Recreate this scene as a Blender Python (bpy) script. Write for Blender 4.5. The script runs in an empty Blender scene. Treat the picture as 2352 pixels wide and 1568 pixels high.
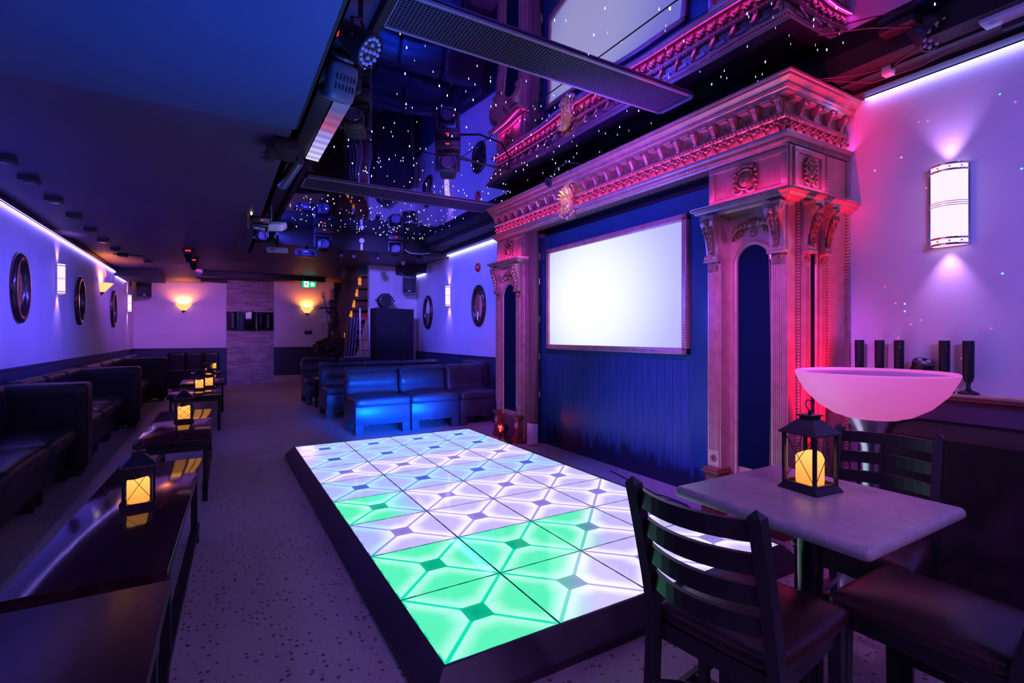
import bpy, bmesh, math, random
from mathutils import Vector, Matrix
random.seed(7)
sc = bpy.context.scene
C = sc.collection
PI = math.pi

# ------------------------------------------------------------------ camera
cam_d = bpy.data.cameras.new('camera')
cam = bpy.data.objects.new('camera', cam_d); C.objects.link(cam)
cam.location = (0, 0, 1.29)
cam.rotation_euler = (PI/2, 0, math.radians(-30.478))
cam_d.sensor_width = 36.0
cam_d.lens = 36.0*1146.58/2352
cam_d.shift_y = -14.43/2352
cam_d.clip_start = 0.02
sc.camera = cam
# ------------------------------------------------------------------ view, world
sc.view_settings.view_transform = 'Standard'
sc.view_settings.look = 'None'
sc.view_settings.exposure = 0.0
sc.view_settings.gamma = 1.0
sc.view_settings.use_curve_mapping = False
wd_ = bpy.data.worlds.new('world'); sc.world = wd_; wd_.use_nodes = True
wd_.node_tree.nodes['Background'].inputs[0].default_value = (0.01, 0.01, 0.03, 1)
wd_.node_tree.nodes['Background'].inputs[1].default_value = 0.5

# ------------------------------------------------------------------ lights
def aim(o, tgt):
    o.rotation_euler = (Vector(tgt)-Vector(o.location)).to_track_quat('-Z', 'Y').to_euler()
def area(name, loc, tgt, sx, sy, col, w, parent=None, spread=180):
    d = bpy.data.lights.new(name, 'AREA'); d.shape = 'RECTANGLE'; d.size = sx; d.size_y = sy
    d.color = col; d.energy = w; d.spread = math.radians(spread)
    o = bpy.data.objects.new(name, d); C.objects.link(o); o.location = loc; aim(o, tgt)
    return o
def spot(name, loc, tgt, deg, col, w, blend=0.5, r=0.03):
    d = bpy.data.lights.new(name, 'SPOT'); d.spot_size = math.radians(deg); d.spot_blend = blend
    d.color = col; d.energy = w; d.shadow_soft_size = r
    o = bpy.data.objects.new(name, d); C.objects.link(o); o.location = loc; aim(o, tgt); return o
def point(name, loc, col, w, r=0.03):
    d = bpy.data.lights.new(name, 'POINT'); d.color = col; d.energy = w; d.shadow_soft_size = r
    o = bpy.data.objects.new(name, d); C.objects.link(o); o.location = loc; return o
BLUE = (0.02, 0.12, 1.0); VIOLET = (0.42, 0.22, 1.0); PURPLE = (0.55, 0.2, 0.9); RED = (1.0, 0.01, 0.06)
PINK = (1.0, 0.08, 0.45); WARM = (1.0, 0.32, 0.07); MAG = (0.95, 0.12, 0.75)
# added ambient fill: unseen soft violet light behind the camera
area('ambient_fill_light', (0.4, -1.9, 2.45), (0.3, 3.0, 0.3), 3.0, 0.5, (0.40, 0.17, 0.80), 50)
area('rear_wash_light', (0.6, 11.8, 2.55), (0.6, 12.2, 0.0), 1.4, 2.0, (0.75, 0.30, 0.42), 7)
# blue and violet wash lights of the ceiling rig, thrown on the side walls
area('left_wall_wash_light', (0.62, 5.6, 2.40), (-1.75, 6.3, 1.62), 4.6, 0.08, (0.09, 0.06, 1.0), 33, spread=60)
area('left_rear_wash_light', (-0.30, 10.8, 2.5), (-1.75, 12.6, 1.7), 2.0, 0.08, (0.24, 0.07, 0.9), 9, spread=70)
area('back_wall_wash_light', (0.3, 11.0, 2.5), (-0.5, 14.9, 1.7), 2.0, 0.1, (0.40, 0.09, 0.80), 14, spread=70)
area('right_wall_wash_light', (1.0, 8.0, 2.93), (3.85, 8.6, 1.7), 2.6, 0.10, (0.07, 0.07, 1.0), 52, spread=100)
spot('violet_wall_light', (1.0, -1.0, 2.4), (3.85, 0.35, 1.95), 52, (0.13, 0.11, 1.0), 290, 0.9, 0.2)
# blue spots: a moving-head beam on the lounge seats, the others without a fixture
spot('soffit_fill_light', (0.75, 1.6, 0.35), (0.15, 2.1, 2.58), 66, (0.0, 0.15, 1.0), 330, 1.0, 0.2)  # unseen low spot added to turn the soffit blue
spot('blue_lounge_light', (1.83, 4.3, 2.7), (2.1, 7.0, 0.6), 34, (0.0, 0.10, 1.0), 260, 0.9, 0.06)
area('seat_front_fill_light', (1.95, 4.9, 0.36), (2.05, 6.5, 0.27), 1.2, 0.16, (0.0, 0.085, 1.0), 34, spread=34)  # added low fill for the blue seat fronts, no lamp stands there
spot('block_wall_fill_light', (1.6, 6.6, 2.9), (3.3, 10.8, 2.1), 36, (0.14, 0.10, 1.0), 620, 0.8, 0.05)  # added to brighten the block wall
spot('stage_fill_light', (1.0, 3.3, 1.1), (3.33, 3.25, 0.32), 54, (0.06, 0.09, 1.0), 260, 0.9, 0.08)  # unseen mid-air spot added for the blue plank wall
spot('table_fill_light', (0.9, 1.5, 2.7), (2.4, 1.1, 0.9), 40, (0.55, 0.10, 0.9), 95, 0.9, 0.08)  # added purple spot to tint the grey table
spot('blue_portal_light', (1.0, 4.6, 1.5), (3.1, 3.4, 2.75), 85, (0.04, 0.08, 1.0), 240, 1.0, 0.1)
# red uplights at the foot of the near pilaster, magenta spill on the wall beside it
spot('red_pilaster_light', (3.32, 1.53, 0.06), (3.30, 1.84, 1.75), 36, (1.0, 0.0, 0.03), 850, 0.7, 0.04)
spot('red_corner_light', (3.66, 1.56, 0.10), (3.64, 1.86, 1.8), 45, (1.0, 0.0, 0.05), 14, 0.7, 0.04)
spot('magenta_wall_light', (2.9, 1.55, 0.45), (3.85, 1.65, 2.0), 95, (0.8, 0.03, 0.60), 6, 1.0, 0.05)
# rose and violet washes on the gilt surround
spot('rose_surround_light', (1.2, 1.3, 2.5), (3.1, 2.25, 1.2), 44, (0.60, 0.09, 0.85), 540, 1.0, 0.1)
spot('violet_surround_light', (1.6, 2.6, 2.3), (3.1, 3.9, 2.65), 110, (0.36, 0.06, 1.0), 230, 1.0, 0.1)
spot('rose_far_pilaster_light', (1.6, 3.6, 2.7), (3.1, 5.3, 1.3), 50, (0.52, 0.08, 0.90), 300, 1.0, 0.1)

spot('projector_fill_light', (1.5, 5.0, 2.9), (0.52, 6.45, 2.55), 30, (0.25, 0.25, 1.0), 70, 0.8, 0.05)  # added to brighten the white projector body
spot('violet_floor_light', (1.3, -0.9, 2.5), (1.15, 1.0, 0.0), 62, (0.50, 0.28, 1.0), 75, 0.9, 0.15)
# pink light strips lying on the ledges of the surround
area('frieze_strip_light', (3.045, 3.75, 2.582), (3.10, 3.75, 2.66), 3.75, 0.01, (1.0, 0.05, 0.50), 7)
area('frieze_end_strip_light', (3.48, 1.803, 2.582), (3.48, 1.858, 2.66), 0.70, 0.01, (1.0, 0.05, 0.50), 1.2)
for yc in (2.13, 5.365): area('panel_strip_light', (3.045, yc, 2.222), (3.12, yc, 2.33), 0.62, 0.01, (1.0, 0.03, 0.36), 1.8)
area('panel_end_strip_light', (3.33, 1.775, 2.222), (3.33, 1.83, 2.33), 0.36, 0.01, (1.0, 0.03, 0.36), .8)

# ------------------------------------------------------------------ materials
MATS = {}
def P(name, col, rough=0.5, metal=0.0, emi=None, es=0.0, spec=0.5, trans=0.0, coat=0.0, alpha=1.0, ior=1.45):
    if name in MATS: return MATS[name]
    m = bpy.data.materials.new(name); m.use_nodes = True
    b = m.node_tree.nodes['Principled BSDF']
    b.inputs['Base Color'].default_value = (*col, 1); b.inputs['Roughness'].default_value = rough
    b.inputs['Metallic'].default_value = metal; b.inputs['Specular IOR Level'].default_value = spec
    b.inputs['Transmission Weight'].default_value = trans; b.inputs['Coat Weight'].default_value = coat
    b.inputs['IOR'].default_value = ior; b.inputs['Alpha'].default_value = alpha
    if emi:
        b.inputs['Emission Color'].default_value = (*emi, 1); b.inputs['Emission Strength'].default_value = es
    MATS[name] = m; return m
def nodes(m): return m.node_tree.nodes, m.node_tree.links, m.node_tree.nodes['Principled BSDF']
def N(m, t, **kw):
    n = m.node_tree.nodes.new(t)
    for k, v in kw.items(): setattr(n, k, v)
    return n
def noise_color(m, c1, c2, scale=5.0, detail=4, lo=0.35, hi=0.65, mapscale=None, bump=0.0, bscale=None, rough=None):
    ns, lk, b = nodes(m)
    tc = N(m, 'ShaderNodeTexCoord'); mp = N(m, 'ShaderNodeMapping')
    lk.new(tc.outputs['Object'], mp.inputs['Vector'])
    if mapscale: mp.inputs['Scale'].default_value = mapscale
    no = N(m, 'ShaderNodeTexNoise'); no.inputs['Scale'].default_value = scale; no.inputs['Detail'].default_value = detail
    lk.new(mp.outputs[0], no.inputs['Vector'])
    cr = N(m, 'ShaderNodeValToRGB'); cr.color_ramp.elements[0].position = lo; cr.color_ramp.elements[1].position = hi
    cr.color_ramp.elements[0].color = (*c1, 1); cr.color_ramp.elements[1].color = (*c2, 1)
    lk.new(no.outputs[0], cr.inputs[0]); lk.new(cr.outputs[0], b.inputs['Base Color'])
    if bump:
        n2 = no
        if bscale:
            n2 = N(m, 'ShaderNodeTexNoise'); n2.inputs['Scale'].default_value = bscale; n2.inputs['Detail'].default_value = 3
            lk.new(mp.outputs[0], n2.inputs['Vector'])
        bp = N(m, 'ShaderNodeBump'); bp.inputs['Strength'].default_value = bump; bp.inputs['Distance'].default_value = 0.01
        lk.new(n2.outputs[0], bp.inputs['Height']); lk.new(bp.outputs[0], b.inputs['Normal'])
    return m

M = {}
M['white_wall'] = noise_color(P('white_paint', (.75, .74, .76), .6), (.72, .71, .74), (.80, .79, .80), 1.5, 3, bump=.06, bscale=60)
M['dado'] = noise_color(P('dado_paint', (.035, .05, .10), .45), (.03, .045, .09), (.045, .06, .11), 2)
M['navy'] = P('navy_panel', (.001, .009, .034), .8, spec=.08)
M['black'] = P('black_paint', (.012, .012, .016), .55)
M['black_gloss'] = P('black_gloss', (.01, .01, .014), .2)
M['black_metal'] = P('black_metal', (.03, .03, .036), .32, .3)
M['dark_plastic'] = P('dark_plastic', (.02, .02, .028), .42)
M['soffit'] = noise_color(P('dark_soffit_paint', (.10, .07, .15), .55), (.075, .05, .125), (.085, .058, .14), 1.2, 3, bump=.05, bscale=90)
M['soffit_panel'] = noise_color(P('dark_soffit_panel', (.05, .08, .18), .5), (.048, .075, .17), (.055, .085, .19), 1.0, 3, bump=.05, bscale=90)
M['rear_soffit'] = noise_color(P('rear_soffit_paint', (.09, .06, .06), .5), (.08, .05, .05), (.10, .07, .07), 1.5, 3)
M['gilt'] = noise_color(P('gilt_paint', (.46, .31, .28), .32, .5), (.41, .27, .24), (.50, .34, .31), 14, 4, bump=.08, bscale=70)
M['gilt_dark'] = noise_color(P('gilt_antique', (.28, .17, .13), .34, .55), (.19, .11, .08), (.36, .23, .16), 40, 4, .4, .6)
M['gold'] = noise_color(P('gold_leaf', (.85, .60, .22), .28, .6), (.70, .45, .14), (.92, .70, .32), 30, 3)
M['brown'] = P('brown_wood_trim', (.16, .06, .045), .45)
M['cherry'] = noise_color(P('cherry_wood', (.18, .06, .04), .32), (.13, .04, .03), (.22, .08, .05), 6, 4, mapscale=(1, 1, 6))
M['chrome'] = P('chrome', (.8, .8, .85), .18, 1.0)
M['alu'] = P('brushed_aluminium', (.72, .72, .76), .28, 1.0)
M['mirror'] = P('mirror_glass', (.85, .85, .88), .02, 1.0)
M['mahogany'] = noise_color(P('mahogany_frame', (.05, .018, .022), .22, 0, coat=.5), (.035, .012, .018), (.07, .025, .03), 9, 4)
M['leather'] = noise_color(P('black_leather', (.03, .03, .045), .36, spec=.5), (.038, .04, .06), (.05, .052, .075), 8, 3, bump=.16, bscale=16)
M['leather_shaded'] = noise_color(P('shaded_black_leather', (.012, .012, .016), .36, spec=.35), (.010, .010, .013), (.014, .014, .019), 8, 3, bump=.2, bscale=16)  # darker copy of the leather, offsetting wash light that spills on the benches
M['leather_seat'] = noise_color(P('brown_leather', (.035, .014, .018), .3), (.03, .011, .014), (.042, .018, .022), 10, 3, bump=.12, bscale=120)
M['table_laminate'] = noise_color(P('grey_laminate', (.36, .33, .36), .34), (.33, .30, .33), (.40, .36, .39), 25, 5, bump=.02, bscale=150)
M['cloth'] = noise_color(P('black_tablecloth', (.014, .012, .018), .8), (.011, .01, .014), (.02, .016, .024), 5)
M['white_plastic'] = P('white_plastic', (.75, .75, .8), .35)
M['wood_stair'] = noise_color(P('stair_wood', (.20, .08, .03), .45), (.15, .055, .02), (.25, .11, .045), 7, 4)
M['bronze'] = noise_color(P('bronze', (.09, .06, .035), .4, .6), (.05, .035, .022), (.12, .08, .045), 12, 4)
M['rock'] = noise_color(P('dark_rock', (.03, .025, .022), .6), (.015, .012, .012), (.05, .04, .035), 7, 6, bump=.6)
M['red'] = P('red_enamel', (.6, .02, .03), .3)
M['orange_sign'] = P('orange_sign', (.75, .25, .12), .5)
M['skirt'] = noise_color(P('dance_floor_skirt', (.035, .025, .04), .42), (.03, .022, .036), (.045, .03, .048), 3)
M['ledge'] = noise_color(P('pale_wood_ledge', (.55, .45, .36), .45), (.45, .36, .28), (.62, .52, .42), 5, 5, mapscale=(8, 1, 8))
def E(name, col, s): return P(name, (0, 0, 0), .6, emi=col, es=s, spec=0.1)

# floor: ground terrazzo with dark and pale chips
def terrazzo():
    m = P('terrazzo', (.4, .36, .38), .42); ns, lk, b = nodes(m)
    tc = N(m, 'ShaderNodeTexCoord'); v = N(m, 'ShaderNodeTexVoronoi'); v.inputs['Scale'].default_value = 38
    v2 = N(m, 'ShaderNodeTexVoronoi'); v2.inputs['Scale'].default_value = 90
    for x in (v, v2): lk.new(tc.outputs['Object'], x.inputs['Vector'])
    no = N(m, 'ShaderNodeTexNoise'); no.inputs['Scale'].default_value = 2.0; lk.new(tc.outputs['Object'], no.inputs['Vector'])
    cr0 = N(m, 'ShaderNodeValToRGB'); cr0.color_ramp.elements[0].color = (.36, .32, .33, 1); cr0.color_ramp.elements[1].color = (.46, .41, .41, 1)
    lk.new(no.outputs[0], cr0.inputs[0])
    r1 = N(m, 'ShaderNodeMath', operation='LESS_THAN'); lk.new(v.outputs['Distance'], r1.inputs[0])
    n3 = N(m, 'ShaderNodeMath', operation='MULTIPLY'); sp = N(m, 'ShaderNodeSeparateColor'); lk.new(v.outputs['Color'], sp.inputs[0])
    n4 = N(m, 'ShaderNodeMath', operation='GREATER_THAN'); lk.new(sp.outputs[0], n4.inputs[0]); n4.inputs[1].default_value = .62
    lk.new(n4.outputs[0], n3.inputs[0]); n3.inputs[1].default_value = .30; lk.new(n3.outputs[0], r1.inputs[1])
    mx = N(m, 'ShaderNodeMix', data_type='RGBA'); lk.new(r1.outputs[0], mx.inputs[0]); lk.new(cr0.outputs[0], mx.inputs[6]); mx.inputs[7].default_value = (.10, .08, .09, 1)
    r2 = N(m, 'ShaderNodeMath', operation='LESS_THAN'); lk.new(v2.outputs['Distance'], r2.inputs[0])
    sp2 = N(m, 'ShaderNodeSeparateColor'); lk.new(v2.outputs['Color'], sp2.inputs[0])
    n5 = N(m, 'ShaderNodeMath', operation='GREATER_THAN'); lk.new(sp2.outputs[1], n5.inputs[0]); n5.inputs[1].default_value = .7
    n6 = N(m, 'ShaderNodeMath', operation='MULTIPLY'); lk.new(n5.outputs[0], n6.inputs[0]); n6.inputs[1].default_value = .35; lk.new(n6.outputs[0], r2.inputs[1])
    mx2 = N(m, 'ShaderNodeMix', data_type='RGBA'); lk.new(r2.outputs[0], mx2.inputs[0]); lk.new(mx.outputs[2], mx2.inputs[6]); mx2.inputs[7].default_value = (.55, .5, .5, 1)
    lk.new(mx2.outputs[2], b.inputs['Base Color'])
    nb = N(m, 'ShaderNodeTexNoise'); nb.inputs['Scale'].default_value = 110; nb.inputs['Detail'].default_value = 2; lk.new(tc.outputs['Object'], nb.inputs['Vector'])
    bp = N(m, 'ShaderNodeBump'); bp.inputs['Strength'].default_value = .22; bp.inputs['Distance'].default_value = .006
    lk.new(nb.outputs[0], bp.inputs['Height']); lk.new(bp.outputs[0], b.inputs['Normal']); return m
M['terrazzo'] = terrazzo()
# split-face stone: stacked strips of random tint
def stone():
    m = P('split_stone', (.4, .35, .33), .7); ns, lk, b = nodes(m)
    tc = N(m, 'ShaderNodeTexCoord'); mp = N(m, 'ShaderNodeMapping'); mp.inputs['Rotation'].default_value = (PI/2, 0, 0)
    lk.new(tc.outputs['Object'], mp.inputs['Vector'])
    br = N(m, 'ShaderNodeTexBrick'); br.inputs['Scale'].default_value = 1.0
    br.inputs['Brick Width'].default_value = .20; br.inputs['Row Height'].default_value = .036; br.inputs['Mortar Size'].default_value = .0012
    br.inputs['Color1'].default_value = (.50, .42, .40, 1); br.inputs['Color2'].default_value = (.28, .22, .23, 1); br.inputs['Mortar'].default_value = (.2, .16, .16, 1)
    br.offset = .37; br.squash = 1.4; br.squash_frequency = 3
    lk.new(mp.outputs[0], br.inputs['Vector'])
    lk.new(br.outputs['Color'], b.inputs['Base Color'])
    no = N(m, 'ShaderNodeTexNoise'); no.inputs['Scale'].default_value = 30; lk.new(tc.outputs['Object'], no.inputs['Vector'])
    bp = N(m, 'ShaderNodeBump'); bp.inputs['Strength'].default_value = .5; bp.inputs['Distance'].default_value = .01
    lk.new(no.outputs[0], bp.inputs['Height']); lk.new(bp.outputs[0], b.inputs['Normal']); return m
M['stone'] = stone()
# stretched glossy ceiling film: dark mirror with soft waves
def film():
    m = P('glossy_ceiling_film', (.10, .09, .17), .03, 1.0); ns, lk, b = nodes(m)
    b.inputs['Base Color'].default_value = (.30, .28, .56, 1)
    tc = N(m, 'ShaderNodeTexCoord'); mp = N(m, 'ShaderNodeMapping'); mp.inputs['Scale'].default_value = (1.2, .75, 1); lk.new(tc.outputs['Object'], mp.inputs['Vector'])
    no = N(m, 'ShaderNodeTexNoise'); no.inputs['Scale'].default_value = 1.0; no.inputs['Detail'].default_value = .6; lk.new(mp.outputs[0], no.inputs['Vector'])
    bp = N(m, 'ShaderNodeBump'); bp.inputs['Strength'].default_value = .25; bp.inputs['Distance'].default_value = .08
    lk.new(no.outputs[0], bp.inputs['Height']); lk.new(bp.outputs[0], b.inputs['Normal']); return m
M['film'] = film()
# stage planks: vertical tongue-and-groove boards painted blue, with a worn dark foot
def planks():
    m = P('stage_planks', (.03, .04, .14), .33); ns, lk, b = nodes(m)
    tc = N(m, 'ShaderNodeTexCoord'); sx = N(m, 'ShaderNodeSeparateXYZ'); lk.new(tc.outputs['Object'], sx.inputs[0])
    fr = N(m, 'ShaderNodeMath', operation='MULTIPLY'); lk.new(sx.outputs['Y'], fr.inputs[0]); fr.inputs[1].default_value = 1/.088
    f2 = N(m, 'ShaderNodeMath', operation='FRACT'); lk.new(fr.outputs[0], f2.inputs[0])
    pp = N(m, 'ShaderNodeMath', operation='PINGPONG'); lk.new(f2.outputs[0], pp.inputs[0]); pp.inputs[1].default_value = .5
    gr = N(m, 'ShaderNodeMath', operation='LESS_THAN'); lk.new(pp.outputs[0], gr.inputs[0]); gr.inputs[1].default_value = .03
    mp = N(m, 'ShaderNodeMapping'); mp.inputs['Scale'].default_value = (1, 14, 1.2); lk.new(tc.outputs['Object'], mp.inputs['Vector'])
    no = N(m, 'ShaderNodeTexNoise'); no.inputs['Scale'].default_value = 3; no.inputs['Detail'].default_value = 4; lk.new(mp.outputs[0], no.inputs['Vector'])
    cr = N(m, 'ShaderNodeValToRGB'); cr.color_ramp.elements[0].color = (.012, .045, .13, 1); cr.color_ramp.elements[1].color = (.02, .058, .165, 1); cr.color_ramp.elements[0].position = .4; cr.color_ramp.elements[1].position = .6
    lk.new(no.outputs[0], cr.inputs[0])
    # dark scuffed paint along the foot: ragged edge
    mp2 = N(m, 'ShaderNodeMapping'); mp2.inputs['Scale'].default_value = (1, 7.5, 2.0); lk.new(tc.outputs['Object'], mp2.inputs['Vector'])
    n2 = N(m, 'ShaderNodeTexNoise'); n2.inputs['Scale'].default_value = 1.9; n2.inputs['Detail'].default_value = 3; lk.new(mp2.outputs[0], n2.inputs['Vector'])
    a1 = N(m, 'ShaderNodeMath', operation='MULTIPLY_ADD'); lk.new(n2.outputs[0], a1.inputs[0]); a1.inputs[1].default_value = -.55; lk.new(sx.outputs['Z'], a1.inputs[2])
    ra = N(m, 'ShaderNodeMapRange'); lk.new(a1.outputs[0], ra.inputs[0]); ra.inputs[1].default_value = -.13; ra.inputs[2].default_value = .0; ra.inputs[3].default_value = 1; ra.inputs[4].default_value = 0
    mx = N(m, 'ShaderNodeMix', data_type='RGBA'); lk.new(ra.outputs[0], mx.inputs[0]); lk.new(cr.outputs[0], mx.inputs[6]); mx.inputs[7].default_value = (.008, .010, .03, 1)
    m3 = N(m, 'ShaderNodeMix', data_type='RGBA'); lk.new(gr.outputs[0], m3.inputs[0]); lk.new(mx.outputs[2], m3.inputs[6]); m3.inputs[7].default_value = (.004, .006, .02, 1)
    lk.new(m3.outputs[2], b.inputs['Base Color'])
    bp = N(m, 'ShaderNodeBump'); bp.inputs['Strength'].default_value = .12; bp.inputs['Distance'].default_value = .004
    lk.new(no.outputs[0], bp.inputs['Height']); lk.new(bp.outputs[0], b.inputs['Normal']); return m
M['planks'] = planks()
M['stage_blue'] = noise_color(P('stage_blue_paint', (.006, .055, .13), .4), (.005, .05, .12), (.008, .06, .145), 2)
# polished dark table top
def tabletop():
    m = P('polished_dark_top', (.03, .012, .018), .10, 0, spec=.35); noise_color(m, (.022, .008, .012), (.05, .018, .022), 3, 5, mapscale=(6, .7, 1), bump=.015, bscale=8); return m
M['tabletop'] = tabletop()

# ------------------------------------------------------------------ mesh helpers
ROOTM = {}
class MB:
    def __init__(s): s.bm = bmesh.new()
    def _put(s, t, mat=None):
        if mat is not None: bmesh.ops.transform(t, matrix=mat, verts=t.verts)
        me = bpy.data.meshes.new('tmp'); t.to_mesh(me); t.free(); s.bm.from_mesh(me); bpy.data.meshes.remove(me); return s
    def box(s, x0, x1, y0, y1, z0, z1, bev=0.0, seg=2, mat=None):
        t = bmesh.new(); bmesh.ops.create_cube(t, size=1)
        for v in t.verts: v.co = Vector((x0+(v.co.x+.5)*(x1-x0), y0+(v.co.y+.5)*(y1-y0), z0+(v.co.z+.5)*(z1-z0)))
        if bev: bmesh.ops.bevel(t, geom=t.edges[:], offset=bev, segments=seg, affect='EDGES', profile=.5)
        return s._put(t, mat)
    def cyl(s, p0, p1, r0, r1=None, n=14, caps=True):
        r1 = r0 if r1 is None else r1
        p0, p1 = Vector(p0), Vector(p1); L = (p1-p0).length
        t = bmesh.new(); bmesh.ops.create_cone(t, cap_ends=caps, segments=n, radius1=r0, radius2=max(r1, 1e-5), depth=L)
        q = (p1-p0).to_track_quat('Z', 'Y').to_matrix().to_4x4()
        return s._put(t, Matrix.Translation((p0+p1)/2) @ q)
    def sph(s, c, r, n=12, m=8, mat=None):
        if not hasattr(r, '__len__'): r = (r, r, r)
        t = bmesh.new(); bmesh.ops.create_uvsphere(t, u_segments=n, v_segments=m, radius=1)
        mm = Matrix.Translation(c) @ (mat if mat is not None else Matrix()) @ Matrix.Diagonal((*r, 1))
        return s._put(t, mm)
    def tube(s, pts, r, n=8, closed=False, sx=1.0):
        pts = [Vector(p) for p in pts]; K = len(pts); rings = []
        up = Vector((0, 0, 1))
        for i, p in enumerate(pts):
            a = pts[(i-1) % K] if (closed or i > 0) else p
            b = pts[(i+1) % K] if (closed or i < K-1) else p
            t = (b-a).normalized()
            x = t.cross(up)
            if x.length < 1e-3: x = t.cross(Vector((0, 1, 0)))
            x.normalize(); y = x.cross(t)
            rr = r[i] if hasattr(r, '__len__') else r
            rings.append([s.bm.verts.new(p + x*math.cos(2*PI*k/n)*rr*sx + y*math.sin(2*PI*k/n)*rr) for k in range(n)])
        for i in range(K if closed else K-1):
            A, B = rings[i], rings[(i+1) % K]
            for k in range(n): s.bm.faces.new((A[k], A[(k+1) % n], B[(k+1) % n], B[k]))
        if not closed:
            s.bm.faces.new(rings[0][::-1]); s.bm.faces.new(rings[-1])
        return s
    def lathe(s, prof, c=(0, 0, 0), n=24, a0=0.0, a1=2*PI, mat=None):
        t = bmesh.new(); full = abs(a1-a0-2*PI) < 1e-6; K = n if full else n+1; R = []
        for i in range(K):
            a = a0+(a1-a0)*i/n
            R.append([t.verts.new((max(r, 1e-4)*math.cos(a), max(r, 1e-4)*math.sin(a), z)) for r, z in prof])
        for i in range(n):
            A, B = R[i], R[(i+1) % K]
            for k in range(len(prof)-1): t.faces.new((A[k], B[k], B[k+1], A[k+1]))
        return s._put(t, Matrix.Translation(c) @ (mat if mat is not None else Matrix()))
    def prism(s, poly, axis, a, b, bev=0):
        # poly in the plane perpendicular to axis: x -> (y,z), y -> (x,z), z -> (x,y)
        t = bmesh.new()
        f = {'x': lambda p, w: (w, p[0], p[1]), 'y': lambda p, w: (p[0], w, p[1]), 'z': lambda p, w: (p[0], p[1], w)}[axis]
        A = [t.verts.new(f(p, a)) for p in poly]; B = [t.verts.new(f(p, b)) for p in poly]; K = len(poly)
        t.faces.new(A[::-1]); t.faces.new(B)
        for k in range(K): t.faces.new((A[k], A[(k+1) % K], B[(k+1) % K], B[k]))
        if bev: bmesh.ops.bevel(t, geom=t.edges[:], offset=bev, segments=2, affect='EDGES')
        bmesh.ops.recalc_face_normals(t, faces=t.faces)
        return s._put(t)
    def sweep(s, prof, path, closed=False):
        # path: list of functions p,z -> point, one per corner
        R = [[s.bm.verts.new(f(p, z)) for p, z in prof] for f in path]; K = len(prof)
        for i in range(len(R)-1):
            for k in range(K-1): s.bm.faces.new((R[i][k], R[i+1][k], R[i+1][k+1], R[i][k+1]))
        return s
    def soft(s, x0, x1, y0, y1, z0, z1, r=.04, cuts=7, puff=0.0, fn=None, mat=None):
        # upholstered block: rounded box with a swelling top and an optional dent function
        t = bmesh.new(); bmesh.ops.create_cube(t, size=2)
        bmesh.ops.subdivide_edges(t, edges=t.edges[:], cuts=cuts, use_grid_fill=True)
        h = Vector(((x1-x0)/2, (y1-y0)/2, (z1-z0)/2)); c = Vector(((x0+x1)/2, (y0+y1)/2, (z0+z1)/2)); r = min(r, *(h*0.99))
        for v in t.verts:
            q = v.co.copy(); q = Vector((math.sin(q.x*PI/2), math.sin(q.y*PI/2), math.sin(q.z*PI/2)))
            p = Vector((q.x*h.x, q.y*h.y, q.z*h.z))
            inn = Vector([max(-(h[i]-r), min(h[i]-r, p[i])) for i in range(3)]); d = p-inn
            if d.length > 1e-6: p = inn + d.normalized()*r
            w = (1-q.x**2)*(1-q.y**2); p.z += puff*w*(1 if q.z > 0 else -.15)
            if fn: p = fn(p, q, h)
            v.co = p+c
        return s._put(t, mat)
    def build(s, name, mat, parent=None, local=False, ang=38, sm=True):
        bm = s.bm
        if parent is not None and not local:
            bmesh.ops.transform(bm, matrix=ROOTM[parent.name].inverted(), verts=bm.verts)
        bmesh.ops.recalc_face_normals(bm, faces=bm.faces) if len(bm.faces) < 40000 else None
        if sm:
            for f in bm.faces: f.smooth = True
            ca = math.radians(ang)
            for e in bm.edges:
                if len(e.link_faces) == 2 and e.calc_face_angle(0) > ca: e.smooth = False
        me = bpy.data.meshes.new(name); bm.to_mesh(me); bm.free()
        o = bpy.data.objects.new(name, me); C.objects.link(o)
        if mat is not None: me.materials.append(mat)
        if parent is not None:
            o.parent = parent; ROOTM[o.name] = ROOTM[parent.name]
        else: ROOTM[o.name] = Matrix()
        return o
def tag(o, label, cat, group=None, kind=None):
    if label: o['label'] = label
    if cat: o['category'] = cat
    if group: o['group'] = group
    if kind: o['kind'] = kind
    return o
def thing(name, label, cat, loc=(0, 0, 0), rz=0.0, group=None):
    o = bpy.data.objects.new(name, None); C.objects.link(o); o.empty_display_size = .1
    o.location = loc; o.rotation_euler = (0, 0, rz)
    ROOTM[o.name] = Matrix.Translation(loc) @ Matrix.Rotation(rz, 4, 'Z')
    return tag(o, label, cat, group)
def place(o, loc, rz=0.0, scale=None):
    o.location = loc; o.rotation_euler = (0, 0, rz)
    if scale: o.scale = (scale,)*3
    ROOTM[o.name] = Matrix.Translation(loc) @ Matrix.Rotation(rz, 4, 'Z') @ Matrix.Scale(scale or 1, 4)
def dup(root, loc, rz=0.0, label=None, scale=None, group=None):
    r = root.copy(); C.objects.link(r)
    def rec(src, dst):
        for ch in list(src.children):
            c = ch.copy(); C.objects.link(c); c.parent = dst; rec(ch, c)
    rec(root, r)
    place(r, loc, rz, scale)
    if scale is None: r.scale = (1, 1, 1)
    if label: r['label'] = label
    if group: r['group'] = group
    return r
def struct(name, mb, mat, sm=True):
    o = mb.build(name, mat, sm=sm); o['kind'] = 'structure'; return o
def arc(c, r, a0, a1, n, plane='xz'):
    out = []
    for i in range(n+1):
        a = a0+(a1-a0)*i/n; p, q = r*math.cos(a), r*math.sin(a)
        out.append((c[0]+p, c[1], c[2]+q) if plane == 'xz' else (c[0], c[1]+p, c[2]+q) if plane == 'yz' else (c[0]+p, c[1]+q, c[2]))
    return out
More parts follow.
